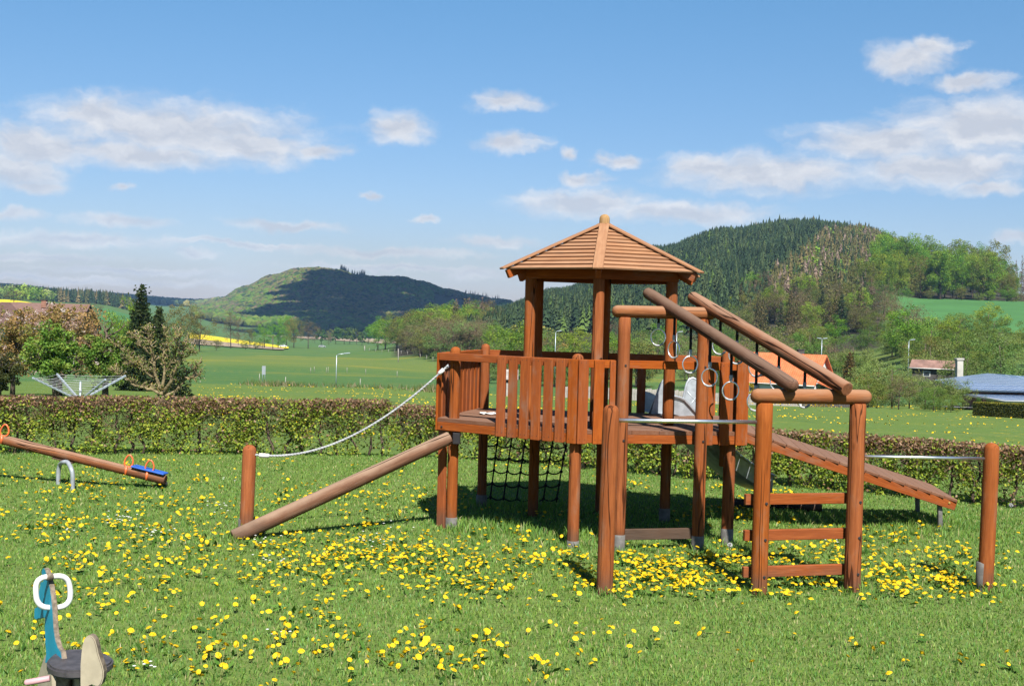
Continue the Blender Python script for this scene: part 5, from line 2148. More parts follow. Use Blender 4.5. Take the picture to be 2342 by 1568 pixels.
# bushes in front of the barn and shed
r_ = random.Random(8)
for (x, Y, h_, kd, lab) in ((1985, 118, 4.8, 'pale', 'pale green bush right of the ladder frame'), (2010, 112, 5.0, 'pale', 'second pale bush right of the ladder frame'), (2045, 108, 4.5, 'pale', 'large pale green willow bush in the middle of the clump'), (2085, 106, 3.4, 'pale', 'large pale bush in front of the shed'),
                            (2120, 104, 3.1, 'pale', 'pale bush left of the solar roof'), (2155, 102, 3.3, 'pale', 'feathery pale bush touching the solar roof'), (2185, 100, 3.2, 'pale', 'thin pale bush at the barn corner'), (2140, 96, 2.2, 'willow', 'low dark green bush at the foot of the clump'),
                            (2060, 98, 2.8, 'brown', 'brown twiggy bush at the foot of the clump'), (1990, 106, 3.2, 'willow', 'green bush right beside the ladder post'), (2180, 94, 1.6, 'willow', 'small green shrub by the road'), (2210, 150, 6.5, 'pale', 'round grey-green willow behind the shed'),
                            (2130, 165, 8.0, 'pale', 'big round grey-green willow behind the shed roof'), (2290, 150, 8.5, 'pale', 'round pale willow above the solar roof'), (1995, 140, 4.6, 'gold', 'yellow-green bush behind the ladder frame'), (2255, 92, 1.5, 'willow', 'small green shrub against the solar roof')):
    plant(kd, G(x, Y), h_, lab, 'bush', None, 'bush', wid=1.05)
plant('forsythia', G(1717, 128), 2.7, 'bright yellow forsythia bush by the orange-roofed house', 'forsythia', None, 'bush', 1.2)
plant('forsythia', G(1888, 122), 1.7, 'yellow forsythia bush behind the wire fence', 'forsythia', None, 'bush', 1.2)
base = G(1945, 165)
root = thing('spruce_tree', base, 'yellowish small spruce right of the orange-roofed house', 'tree')
link(bpy.data.objects.new('trunk', stem_mesh(6.8, .1)), Matrix.Translation(base), root)
link(bpy.data.objects.new('crown', spruce_mesh('crown', 6.8, 1.7, 22, [(0.10, 0.085, 0.02), (0.07, 0.07, 0.02), (0.14, 0.11, 0.03)], 77, .26, 60, .3)), Matrix.Translation(base), root)

# ---- beech grove at the top of the green field, right
r_ = random.Random(77)
lst = []
for k in range(58):
    Y = 530 + r_.random() ** 1.4 * 110
    lst.append((Y, r_.uniform(2000, 2312)))
lst.sort(reverse=True)
for Y, x in lst:
    hh = r_.uniform(19, 24) * (1.25 if Y > 575 else 1.0) * (.62 if x > 2285 else 1) * (.8 if x < 2050 else 1)
    plant(r_.choice(('beech', 'beech', 'beech', 'olive')), G(x, Y), hh, 'fresh green beech, %s row, %s of the grove above the field' % ('front' if Y < 550 else 'middle' if Y < 585 else 'back', 'left end' if x < 2070 else 'left half' if x < 2140 else 'middle' if x < 2210 else 'right half' if x < 2270 else 'right end'), 'beech_tree', 'beech grove above the green field', wid=.72)
for x, h_ in ((2075, 4), (2120, 4.5), (2195, 6), (2235, 4), (2262, 5), (2300, 7), (2320, 6), (2060, 5)):
    plant(r_.choice(('willow', 'beech', 'olive')), G(x, 527), h_, 'low bush %s along the top edge of the green field' % ('at the left end' if x < 2090 else 'left of the middle' if x < 2150 else 'in the middle' if x < 2215 else 'right of the middle' if x < 2280 else 'at the right end'), 'bush', 'bushes along the field edge', 'bush', 1.3)
for x, h_ in ((2338, 27), (2331, 22), (2318, 20)):
    plant('deadspruce', G(x, 560), h_, 'dead bare spruce standing at the right end of the grove', group='dead spruces at the right edge', wid=.5)
for x, Y, h_, kd in ((2020, 400, 13, 'brown'), (1995, 420, 14, 'willow'), (1960, 380, 12, 'beech'), (2035, 370, 10, 'brown'), (2110, 345, 3.5, 'pale'), (1975, 480, 16, 'olive'), (1990, 500, 18, 'beech')):
    plant(kd, G(x, Y), h_, {'brown': 'bare brown tree', 'willow': 'soft green tree', 'beech': 'bright green tree', 'pale': 'small pale blossoming shrub', 'olive': 'olive tree'}[kd] + (' near' if Y < 410 else ' higher up at') + ' the left %s edge of the green field' % ('lower' if Y < 375 else 'upper' if Y > 450 else 'middle'), group='trees at the left edge of the green field', wid=1.0)


# ---- brown and dead spruces with broadleaf trees among them, on the near flank of the hill
r_ = random.Random(55)
lst = []
while len(lst) < 120:
    Y = r_.uniform(345, 500)
    x = r_.uniform(1668 + (Y - 345) * .1, 1990)
    lst.append((Y, x))
lst.sort(reverse=True)
for Y, x in lst:
    kd = r_.choice(('brownspruce', 'brownspruce', 'deadspruce', 'brownspruce', 'brown', 'olive', 'darkspruce', 'olive', 'beech'))
    hh = r_.uniform(9, 15) * (.8 if kd in ('olive', 'beech', 'brown') else 1)
    lab = {'brownspruce': 'brownish spruce', 'deadspruce': 'dead pinkish spruce', 'darkspruce': 'dark green spruce', 'olive': 'olive broadleaf tree', 'beech': 'bright green tree', 'brown': 'bare brown tree'}[kd]
    lab += ' %s on the %s hill flank %s' % ('low' if Y < 400 else 'halfway up' if Y < 455 else 'higher up', 'left' if x < 1760 else 'middle' if x < 1870 else 'right', 'above the house')
    plant(kd, G(x, Y), hh, lab, group='trees on the near flank of the wooded hill', wid=1.05)


# ------------------------------------------------------------------ woods that read as one mass
def conifer_pts(seed, m=36):
    """one small ragged conifer of unit height made of hanging sprays -> triangles (m,3,3)"""
    r_ = random.Random(seed)
    tr = []
    for k in range(m):
        u = (k + r_.random()) / m
        z = .04 + .90 * u
        R = .19 * (1 - u) ** .85 + .012
        a = k * 2.4 + r_.uniform(-.4, .4)
        d = r_.uniform(.35, .75)
        R *= r_.uniform(.75, 1.25)
        o = (R * .12 * math.cos(a), R * .12 * math.sin(a), z + .13 + .03 * (1 - u))
        tr.append([o, (R * math.cos(a - d), R * math.sin(a - d), z - r_.uniform(0, .05)), (R * 1.08 * math.cos(a + d), R * 1.08 * math.sin(a + d), z - r_.uniform(0, .05))])
    return np.array(tr)


def lump_pts(seed, sub_=1):
    """ragged round crown of unit radius -> triangles"""
    bm = bmesh.new()
    bmesh.ops.create_icosphere(bm, subdivisions=sub_, radius=1)
    r_ = random.Random(seed)
    for v in bm.verts:
        v.co *= r_.uniform(.78, 1.2)
        if v.co.z < 0:
            v.co.z *= .5
    out = np.array([[list(v.co) for v in f.verts] for f in bm.faces])
    bm.free()
    return out


def soup_pts(seed, m=120):
    """broadleaf crown of unit radius as loose sprays of foliage -> triangles"""
    r_ = random.Random(seed)
    tr = []
    cl = [Vector((r_.gauss(0, 1), r_.gauss(0, 1), r_.gauss(.25, .9))).normalized() * r_.uniform(.45, .85) for _ in range(12)]
    for k in range(m):
        c = cl[k % 12] + Vector((r_.gauss(0, .2), r_.gauss(0, .2), r_.gauss(0, .17)))
        n = (c.normalized() + Vector((r_.gauss(0, .5), r_.gauss(0, .5), r_.gauss(.3, .5)))).normalized()
        e1 = n.orthogonal().normalized()
        e2 = n.cross(e1)
        s = r_.uniform(.10, .19)
        a = r_.uniform(0, 6.28)
        tr.append([list(c + (e1 * math.cos(a + t) + e2 * math.sin(a + t)) * s) for t in (0, 2.1, 4.2)])
    return np.array(tr)


def scatter_mass(name, label, pos, shape, size, wid, cols):
    """merge copies of a small triangle shape at pos (n,3)"""
    n = len(pos)
    shp = [shape] if isinstance(shape, np.ndarray) else shape
    Vs, Cs = [], []
    which = rng.integers(0, len(shp), n)
    for s, tri in enumerate(shp):
        i = np.where(which == s)[0]
        if len(i) == 0:
            continue
        a = rng.uniform(0, 6.283, len(i))
        ca, sa = np.cos(a), np.sin(a)
        t = tri.reshape(-1, 3)
        x = (t[None, :, 0] * ca[:, None] - t[None, :, 1] * sa[:, None]) * (wid[i] * size[i])[:, None]
        y = (t[None, :, 0] * sa[:, None] + t[None, :, 1] * ca[:, None]) * (wid[i] * size[i])[:, None]
        z = t[None, :, 2] * size[i][:, None]
        V = np.stack([x, y, z], -1) + pos[i][:, None, :]
        c = np.repeat(cols[i][:, None, :], len(t), 1) * np.repeat(rng.uniform(.86, 1.14, (len(i), len(t) // 3, 1)), 3, 1)
        Vs.append(V.reshape(-1, 3))
        Cs.append(c.reshape(-1, 3))
    o = fast_mesh(name, np.concatenate(Vs), 3, M_wood, None, np.concatenate(Cs))
    tag(o, label, 'wood', kind='stuff')
    return o


def spread(x0, x1, y0, y1, n):
    Y = np.sqrt(rng.uniform(y0 ** 2, y1 ** 2, n))
    xp = rng.uniform(x0, x1, n)
    X = (xp - CX) / F * Y
    return xp, X, Y, np.stack([X, Y, terr(X, Y)], 1)


CON = [conifer_pts(k) for k in range(4)]
LUMP = [lump_pts(k) for k in range(5)]
SOUP = [soup_pts(k) for k in range(4)]
# dark conifers on the hill right of centre
xp, X, Y, pos = spread(1065, 1965, 330, 1120, 9800)
bound = 1930 - (Y - 330) * 0.0 - np.clip((900 - Y) / 560, 0, 1) * 270 + 26 * hnoise(X, Y, .03, 44)
m1 = xp < bound
low = (Y < 420) & (xp < 1400)
sel = m1 & ~low
p = pos[sel]
n = len(p)
c = np.array(DKCON)[rng.choice(4, n)] * (1 + .25 * hnoise(p[:, 0], p[:, 1], .05, 45))[:, None]
odd = rng.uniform(size=n) < .035
c[odd] = np.array([.085, .135, .03])
scatter_mass('conifer_wood', 'dark green spruce wood covering the hill behind the tower', p, CON, rng.uniform(7.5, 12.5, n), rng.uniform(1.05, 1.6, n), c)
xp, X, Y, pos = spread(1700, 1990, 930, 1010, 34)
scatter_mass('crest_conifers', 'taller conifers sticking up along the crest of the wooded hill', pos, CON, rng.uniform(11, 16, 34), np.full(34, 1.2), np.array(DKCON + BRCON)[rng.choice(7, 34)])
# mixed, partly dead wood on the right flank
xp, X, Y, pos = spread(1640, 2120, 470, 1120, 5600)
bound = 1930 - np.clip((900 - Y) / 560, 0, 1) * 270 + 26 * hnoise(X, Y, .03, 44)
right = np.where(Y < 560, 1990, 2120)
sel = (xp >= bound) & (xp < right)
p = pos[sel]
n = len(p)
kind_ = rng.uniform(size=n) + .22 * hnoise(p[:, 0], p[:, 1], .045, 46)
con = kind_ < .84
pc_ = p[con]
cc = np.array(BRCON + DEAD + DKCON[1:3])[rng.choice(8, len(pc_), p=[.29, .28, .16, .05, .02, .04, .09, .07])]
scatter_mass('mixed_wood', 'brownish partly dead spruce wood on the right flank of the hill', pc_, CON, rng.uniform(7, 12, len(pc_)), rng.uniform(1.0, 1.5, len(pc_)), cc)
pl = p[~con]
cl_ = np.array(OLIVE + GREEN[:2])[rng.choice(6, len(pl))] * .8
pl[:, 2] += 4.5
scatter_mass('broadleaf_wood', 'olive and green broadleaf treetops scattered among the brown spruces', pl, SOUP, rng.uniform(3.2, 5.4, len(pl)), np.full(len(pl), 1.0), cl_)
# far wooded hill, centre
xp, X, Y, pos = spread(440, 1165, 1610, 2620, 15500)
sel = ~((xp > 985) & (xp < 1110) & (Y > 2050) & (Y < 2330))
p = pos[sel]
n = len(p)
p[:, 2] += 4.5
hb = hnoise(p[:, 0], p[:, 1], .012, 47) + rng.normal(0, .3, n)
cc = np.where((hb > .12)[:, None], np.array(GREEN + GREEN[:2] + OLIVE[:2])[rng.choice(8, n)] * .52, np.array(OLIVE + BROWN[:2] + DKCON[:2])[rng.choice(8, n)] * .62)
scatter_mass('hill_wood', 'broadleaf wood covering the distant hill in the centre', p, LUMP, rng.uniform(4.6, 8.4, n), np.full(n, 1.0), cc)
# ridge conifers on that hill
xp, X, Y, pos = spread(775, 835, 2470, 2540, 40)
scatter_mass('ridge_conifers', 'thin conifers sticking up on the ridge of the distant hill', pos, CON, rng.uniform(15, 24, 40), np.full(40, .8), np.array(DKCON)[rng.choice(4, 40)])
xp, X, Y, pos = spread(1060, 1140, 2440, 2540, 40)
scatter_mass('ridge_conifers', 'thin reddish bare trees on the right end of the distant ridge', pos, CON, rng.uniform(12, 22, 40), np.full(40, .6), np.array(DEAD)[rng.choice(3, 40)])
# low wooded ridges at the left end of the valley
xp, X, Y, pos = spread(-320, 520, 2650, 3250, 4600)
pos[:, 2] += 5
n = len(pos)
scatter_mass('far_wood', 'bluish wooded ridge at the far left horizon', pos, LUMP, rng.uniform(8, 12, n), np.full(n, 1.0), np.array(OLIVE + DKCON)[rng.choice(8, n)])
xp, X, Y, pos = spread(-320, 330, 1150, 1420, 1500)
sel = xp + (Y - 1150) * .2 < 330
pos = pos[sel]
n = len(pos)
scatter_mass('forest_strip', 'strip of dark conifer forest behind the brown roof', pos, CON, rng.uniform(12, 17, n), np.full(n, .95), np.array(DKCON + BRCON)[rng.choice(7, n)])
xp, X, Y, pos = spread(-300, 115, 1000, 1150, 150)
pos[:, 2] += 7
n = len(pos)
scatter_mass('forest_edge', 'light green trees along the edge of the forest strip', pos, SOUP, rng.uniform(5, 8, n), np.full(n, 1.), np.array(GREEN + PALE)[rng.choice(8, n)])
# ------------------------------------------------------------------ buildings and small things in the valley
M_wall = plain('white_render', (0.72, 0.71, 0.68), 0.9, 0, 0.2, 0.05, 0.6)
M_brick = plain('brown_brick', (0.26, 0.13, 0.09), 0.9, 0, 0.2, 0.2, 2.0)
M_glass = plain('window_glass', (0.03, 0.04, 0.05), 0.12, 0, 0.6, 0.2, 1.0)
M_frame = plain('window_frame', (0.6, 0.6, 0.58), 0.5)
M_board = plain('dark_boarding', (0.075, 0.068, 0.064), 0.9, 0, 0.2, 0.3, 1.5)
M_rust = plain('rusty_sheet', (0.22, 0.13, 0.105), 0.8, 0, 0.2, 0.3, 0.8)
M_conc = plain('pale_concrete', (0.42, 0.40, 0.37), 0.9, 0, 0.2, 0.14, 1.0)
M_fencew = plain('grey_fence_board', (0.30, 0.275, 0.25), 0.9, 0, 0.2, 0.25, 3.0)


def tile_mat(name, a, b, su, sv):
    ma, n, out = mat_new(name)
    tcn = n.n('ShaderNodeTexCoord')
    x, y, z = n.sep(tcn.outputs['Object'])
    row = n.math('FRACT', n.math('MULTIPLY', y, sv))
    colm = n.math('FRACT', n.math('MULTIPLY', x, su))
    no = n.noise(tcn.outputs['Object'], 1.3, 4, .6)
    c = n.mix(n.remap(no, .3, .7), a, b)
    c = n.mix(n.remap(row, 0.0, 0.22, 0.55, 0.0), c, tuple(q * .45 for q in a))
    hgt = n.math('ADD', row, n.math('MULTIPLY', n.math('SINE', n.math('MULTIPLY', colm, 6.283)), .4))
    principled(n, out, c, 0.75, 0, 0.3, hgt, 0.6, 0.05)
    return ma


M_tile = tile_mat('orange_roof_tile', (0.40, 0.095, 0.032), (0.46, 0.13, 0.05), 3.5, 2.6)
M_btile = tile_mat('brown_roof_tile', (0.105, 0.06, 0.048), (0.135, 0.078, 0.064), 3.5, 2.6)


def solar_mat():
    ma, n, out = mat_new('solar_panel')
    tcn = n.n('ShaderNodeTexCoord')
    x, y, z = n.sep(tcn.outputs['Object'])
    fx = n.math('ABSOLUTE', n.math('SUBTRACT', n.math('FRACT', n.math('MULTIPLY', x, .62)), .5))
    fy = n.math('ABSOLUTE', n.math('SUBTRACT', n.math('FRACT', n.math('MULTIPLY', y, 1.0)), .5))
    ed = n.math('MAXIMUM', fx, fy)
    no = n.noise(tcn.outputs['Object'], .5, 3, .6)
    c = n.mix(n.remap(no, .3, .7), (0.045, 0.08, 0.17), (0.07, 0.115, 0.225))
    c = n.mix(n.remap(ed, .44, .47), c, (0.34, 0.38, 0.44))
    principled(n, out, c, 0.22, 0, 0.7)
    return ma


M_solar = solar_mat()


def slab(name, quad, th, mat, parent, nrm=None):
    """roof plane with thickness; local x along the first edge so tiles run level"""
    q = [Vector(p) for p in quad]
    x = (q[1] - q[0]).normalized()
    n = x.cross(q[3] - q[0]).normalized()
    if n.z < 0:
        n = -n
    y = n.cross(x)
    M = Matrix((x, y, n)).transposed().to_4x4()
    M.translation = q[0]
    Mi = M.inverted()
    a = [Mi @ p for p in q]
    vs = a + [p - Vector((0, 0, th)) for p in a]
    m_ = len(a)
    fs = [tuple(range(m_)), tuple(reversed(range(m_, 2 * m_)))] + [(i, i + m_, (i + 1) % m_ + m_, (i + 1) % m_) for i in range(m_)]
    return mesh_obj(name, vs, fs, mat, parent, M)


def house(name, label, c, th, L, W, zg, ze, zr, wall, roof, over=.45, windows=(), gable_mat=None, cat='house'):
    """gabled house: ridge along a=(cos th, sin th); c = centre (x, y)"""
    a = Vector((math.cos(th), math.sin(th), 0))
    b = Vector((-a.y, a.x, 0))
    if b.y < 0:
        b = -b
    c = Vector((c[0], c[1], 0))
    root = thing(name, Vector((c.x, c.y, zg)), label, cat)
    h, w_ = L / 2, W / 2
    for s in (-1, 1):       # long walls
        p, q = c - a * h + b * (s * w_), c + a * h + b * (s * w_)
        vs = [at(p, zg), at(q, zg), at(q, ze), at(p, ze)]
        inn = -b * s * .25
        vs += [v + inn for v in vs]
        mesh_obj('wall', vs, [(0, 1, 2, 3), (7, 6, 5, 4), (0, 4, 5, 1), (1, 5, 6, 2), (2, 6, 7, 3), (3, 7, 4, 0)], wall, root)
    for s in (-1, 1):       # gable walls
        m0 = c + a * (s * (h - .003))
        vs = [at(m0 - b * (w_ - .25), zg), at(m0 + b * (w_ - .25), zg), at(m0 + b * (w_ - .25), ze - .1), at(m0, zr - .25), at(m0 - b * (w_ - .25), ze - .1)]
        inn = -a * s * .25
        vs += [v + inn for v in vs]
        fs = [(0, 1, 2, 3, 4), (9, 8, 7, 6, 5)] + [(i, i + 5, (i + 1) % 5 + 5, (i + 1) % 5) for i in range(5)]
        mesh_obj('gable_wall', vs, fs, gable_mat or wall, root)
    rise = (zr - ze) / w_
    for s in (-1, 1):
        e = w_ + over
        ez = zr - rise * e
        p0 = at(c - a * (h + over) + b * (s * e), ez)
        p1 = at(c + a * (h + over) + b * (s * e), ez)
        slab('roof', [p0, p1, at(c + a * (h + over), zr), at(c - a * (h + over), zr)], .16, roof, root)
        tube('gutter', [p0 + b * s * .08, p1 + b * s * .08], .07, M_frame, root, 6)
    for (side, pos, z0, wd, hh) in windows:
        if side == 'front':
            o = c - b * (w_ + .02) + a * pos
            d, nrm = a, -b
        elif side == 'right':
            o = c + a * (h + .02) + b * pos
            d, nrm = b, a
        else:
            o = c - a * (h + .02) + b * pos
            d, nrm = b, -a
        f_ = beam('window', at(o - d * (wd / 2), z0 + hh / 2), at(o + d * (wd / 2), z0 + hh / 2), .08, hh, M_frame, root, bev=0)
        beam('pane', at(o - d * (wd / 2 - .09), z0 + hh / 2) + nrm * .03, at(o + d * (wd / 2 - .09), z0 + hh / 2) + nrm * .03, .06, hh - .18, M_glass, f_, bev=0)
    return root, a, b, c


def chim(root, p, w_, h_, mat, name='chimney'):
    o = beam(name, p, p + Vector((0, 0, h_)), w_, w_, mat, root, bev=.01)
    beam('chimney_cap', p + Vector((0, 0, h_ + .003)), p + Vector((0, 0, h_ + .08)), w_ * 1.25, w_ * 1.25, M_board, o, bev=.01)


# orange-roofed house
hc = P(1806, 850, 147)
root, a, b, c = house('orange_roofed_house', 'white house with orange tiled roof behind the ladder frame', (hc.x, hc.y + 2.0), math.radians(-33), 9.6, 8.0, float(terr(hc.x, hc.y)) - .6, -5.5, -2.15, M_wall, M_tile, .5,
                      [('front', -2.6, -7.2, 1.3, 1.2), ('front', .6, -7.2, 1.6, 1.2), ('front', 3.2, -7.2, 1.1, 1.2), ('right', -1.5, -7.0, 1.3, 1.3), ('right', 1.5, -7.0, 1.3, 1.3), ('right', 0, -4.6, 1.0, 1.0)])
chim(root, at(c + a * 1.6 + b * .8, -2.9), .75, 1.25, M_board)
# dormer on the front slope and porch at the gable
dm = at(c - b * 2.2 - a * .6, -4.3)
slab('dormer_roof', [dm - a * 1.5 - b * 1.6 + Vector((0, 0, -.45)), dm - b * 1.9 + Vector((0, 0, .45)), dm + b * .9 + Vector((0, 0, .75)), dm - a * 1.5 + b * .2 + Vector((0, 0, .1))], .12, M_tile, root)
slab('porch_roof', [at(c + a * 7.4 - b * 2.8, -6.3), at(c + a * 7.4 + b * 3.0, -6.3), at(c + a * 5.0 + b * 3.0, -5.4), at(c + a * 5.0 - b * 2.8, -5.4)], .14, M_tile, root)
beam('porch_wall', at(c + a * 6.8 - b * 2.4, -7.9), at(c + a * 6.8 + b * 2.6, -7.9), .2, 3.2, M_wall, root, bev=0)

# brown-roofed house at the left edge
hb = P(80, 730, 205)
root, a, b, c = house('brown_roofed_house', 'brown tiled house half hidden behind the orchard at left', (hb.x, hb.y + 4.5), math.radians(-4), 15.5, 9.5, float(terr(hb.x, hb.y)) - .5, -2.2, 1.85, M_wall, M_btile, .6,
                      [('front', -4, -4.4, 1.6, 1.3), ('front', -1, -4.4, 1.6, 1.3), ('front', 2.5, -4.4, 2.2, 1.3), ('front', 5.5, -4.4, 1.4, 1.3), ('front', -4, -7.4, 1.6, 1.3), ('front', 2.5, -7.4, 2.2, 1.5)], M_brick)
chim(root, at(c + a * .2 - b * .8, 1.0), .85, 1.35, M_brick)
wx = P(6, 730, 196)
root2, a2, b2, c2 = house('brown_roofed_house', 'brown gabled wing with white wall at the very left edge', (wx.x - 1.5, wx.y), math.radians(82), 9.0, 7.5, float(terr(wx.x, wx.y)) - .5, -2.0, 1.75, M_wall, M_btile, .5, [('left', 0, -4.2, 1.3, 1.3)], M_wall)

# dark shed with rusty roof, chimney
hs = P(2150, 845, 152)
root, a, b, c = house('boarded_shed', 'dark boarded shed with rusty roof above the pale bushes', (hs.x - .3, hs.y + 1.5), math.radians(-28), 4.9, 3.4, float(terr(hs.x, hs.y)) - 2, -3.55, -2.65, M_board, M_rust, .35, [('front', -.6, -4.8, .9, .7)], cat='shed')
pc2 = P(2194, 868, 146)
root = thing('chimney_stack', pc2, 'free-standing pale chimney between the shed and the solar roof', 'chimney')
beam('shaft', pc2 - Vector((0, 0, 1.5)), P(2194, 823, 146), .75, .75, M_conc, root, bev=.02)
beam('cap', P(2194, 823, 146), P(2194, 819, 146), .95, .95, M_conc, root, bev=.02)

# solar barn
sb = thing('solar_barn', G(2330, 112), 'long low barn with blue solar panels on its roof', 'barn')
r0, r1 = P(2258, 853, 128), P(2560, 898, 100)
e0, e1 = P(2138, 868, 128), P(2196, 891, 112)
e2 = P(2500, 896, 88)
slab('roof', [e1, e2, r1, r0, e0], .15, M_solar, sb)
slab('roof', [P(2560, 900, 101), P(2450, 868, 131), r0 + Vector((0.02, 0, 0.0)), r1 + Vector((.02, 0, 0))], .15, M_solar, sb)
f0, f1 = e1 + Vector((.3, -.2, -.32)), e2 + Vector((0, -.2, -.35))
g0, g1 = P(2300, 915, 96), P(2520, 917, 80)
slab('lean_to_roof', [g0, g1, f1, f0], .14, M_solar, sb)
tube('fascia', [f0 + Vector((0, 0, -.12)), g0 + Vector((0, -.05, -.10)), g1 + Vector((0, -.05, -.1))], .11, M_wall, sb, 6)
wallp = [at(e1 + Vector((.9, 1.5, 0)), -9), at(e2 + Vector((0, 1.5, 0)), -9), at(e2 + Vector((0, 1.5, 0)), e2.z - .2), at(e1 + Vector((.9, 1.5, 0)), e1.z - .2)]
vs = wallp + [v + Vector((0, .25, 0)) for v in wallp]
mesh_obj('wall', vs, [(0, 1, 2, 3), (7, 6, 5, 4), (0, 4, 5, 1), (1, 5, 6, 2), (2, 6, 7, 3), (3, 7, 4, 0)], M_brick, sb)
for k in range(4):
    p = g0.lerp(g1, k / 3) + Vector((0, .15, 0))
    beam('lean_to_post', Vector((p.x, p.y, float(terr(p.x, p.y)) - .2)), p - Vector((0, 0, .12)), .18, .18, M_conc, sb)
# white-roofed building behind it
wb = P(2340, 868, 175)
house('white_roofed_hall', 'flat pale roof of a hall showing above the solar barn', (wb.x + 8, wb.y + 4), math.radians(-6), 20, 9, float(terr(wb.x, wb.y)) - 1, wb.z - .4, wb.z + .25, M_wall, M_conc, .3, cat='building')

# clipped hedge beside the road
def box_hedge():
    p0, p1 = P(2236, 935, 86), P(2620, 950, 74)
    p0.z = float(terr(p0.x, p0.y))
    p1.z = float(terr(p1.x, p1.y))
    root = thing('box_hedge', p0, 'dark green square-clipped hedge beside the road at the right edge', 'hedge')
    d = (p1 - p0)
    L = d.length
    d.normalize()
    nn = Vector((-d.y, d.x, 0))
    H_, W2 = 1.02, .55
    n = 26000
    s = rng.uniform(0, L, n)
    face = rng.uniform(size=n)
    y = np.where(face < .55, -W2 + np.abs(rng.normal(0, .05, n)), rng.uniform(-W2, W2, n))
    z = np.where(face < .55, rng.uniform(0, H_, n), H_ - np.abs(rng.normal(0, .05, n)))
    y = np.where(face > .93, W2, y)
    p = np.array(list(p0)) + np.outer(s, np.array(list(d))) + np.outer(y, np.array(list(nn)))
    p[:, 2] += z
    top = (z > H_ - .12)
    col = np.where(np.repeat(top & (rng.uniform(size=n) < .6), 4)[:, None], pick([(0.34, 0.29, 0.04), (0.26, 0.26, 0.04)], n), pick([(0.11, 0.125, 0.024), (0.08, 0.10, 0.02), (0.15, 0.15, 0.035)], n))
    fast_mesh('foliage', leaf_quads(p, rng.uniform(.06, .13, n), .7), 4, M_leaf, root, col)
    q = [p0 - nn * (W2 - .08), p1 - nn * (W2 - .08), p1 + nn * (W2 - .08), p0 + nn * (W2 - .08)]
    vs = q + [v + Vector((0, 0, H_ - .08)) for v in q]
    mesh_obj('core', vs, [(4, 5, 6, 7), (0, 1, 5, 4), (1, 2, 6, 5), (2, 3, 7, 6), (3, 0, 4, 7)], M_bark, root)


box_hedge()

# board fence and wire fence in front of the orange house
def board_fence(x0, x1, Y0, Y1, h_, label, n):
    p0, p1 = G(x0, Y0), G(x1, Y1)
    root = thing('board_fence', p0, label, 'fence')
    d = (p1 - p0)
    wd = Vector((d.x, d.y, 0)).length / n
    for k in range(n):
        p = p0.lerp(p1, (k + .5) / n)
        p.z = float(terr(p.x, p.y))
        beam('fence_board', p - Vector((0, 0, .1)), p + Vector((random.uniform(-.02, .02), 0, h_ * random.uniform(.93, 1.04))), .03, wd * .93, M_fencew, root, up=Vector((d.x, d.y, 0)).normalized(), bev=0)
    for z in (.35, h_ - .3):
        beam('fence_rail', p0 + Vector((0, .05, z)), p1 + Vector((0, .05, z)), .05, .09, M_fencew, root, bev=0)


board_fence(1290, 1830, 122, 118, 1.25, 'weathered grey board fence along the meadow in front of the orange-roofed house', 96)
dw = thing('dark_shed_wall', G(1850, 122), 'long low dark boarded shed behind the wire fence', 'shed')
p0, p1 = G(1838, 124), G(1985, 124)
for k in range(26):
    p = p0.lerp(p1, (k + .5) / 26)
    beam('wall_board', p - Vector((0, 0, .2)), p + Vector((0, 0, 1.5)), .04, (p1 - p0).length / 26 * .95, M_board, dw, up=Vector((1, 0, 0)), bev=0)
slab('roof', [p0 + Vector((-.2, -.3, 1.5)), p1 + Vector((.2, -.3, 1.5)), p1 + Vector((.2, 2.5, 1.9)), p0 + Vector((-.2, 2.5, 1.9))], .08, M_board, dw)
for k, x in enumerate((1712, 1748, 1790, 1843, 1858, 1872, 1893, 1925, 1950, 1968)):
    p = G(x, 112)
    o = thing('fence_post', p, 'thin grey stake of the wire fence at the far edge of the meadow', 'fence post', 'stakes of the wire fence by the dark shed')
    tube('stake', [p - Vector((0, 0, .1)), p + Vector((.02, 0, 1.2))], .05, M_fencew, o, 6)
    tube('wire_clip', [p + Vector((-.02, -.05, 1.0)), p + Vector((.06, -.05, 1.0))], .02, M_grey, o, 5)


# street lamps
def lamp(x, ytop, Y, label, arm=.9, double=False, zb=None, lean=0.0, group=None):
    top = P(x, ytop, Y)
    b = Vector((top.x, top.y, float(terr(top.x, top.y)) - .1)) if zb is None else P(x, zb, Y)
    b = Vector((top.x, top.y, b.z))
    root = thing('street_lamp', b, label, 'street lamp')
    tube('post', [b, b.lerp(top, .5), top], .055, M_alu, root, 8, r1=.04)
    for s in ((1, -1) if double else (1,)):
        e = top + Vector((arm * s, -.1, .22))
        tube('arm', [top, top + Vector((.3 * arm * s, 0, .14)), e], .04, M_alu, root, 6)
        beam('lamp_head', e - Vector((.15 * s, 0, 0)), e + Vector((.55 * s, -.05, .08)), .24, .12, M_alu, root, bev=.03)


lamp(770, 812, 133, 'tall curved street lamp standing alone at the edge of the meadow', 1.0, zb=886)
lamp(1271, 760, 180, 'street lamp seen between the tower roof posts', .35, zb=860)
lamp(1548, 762, 175, 'street lamp seen behind the hanging rings', .35, zb=850)
lamp(1880, 777, 190, 'double-headed street lamp above the orange-roofed house', .28, True, zb=870)
lamp(2079, 780, 185, 'street lamp left of the boarded shed', .35, zb=865)
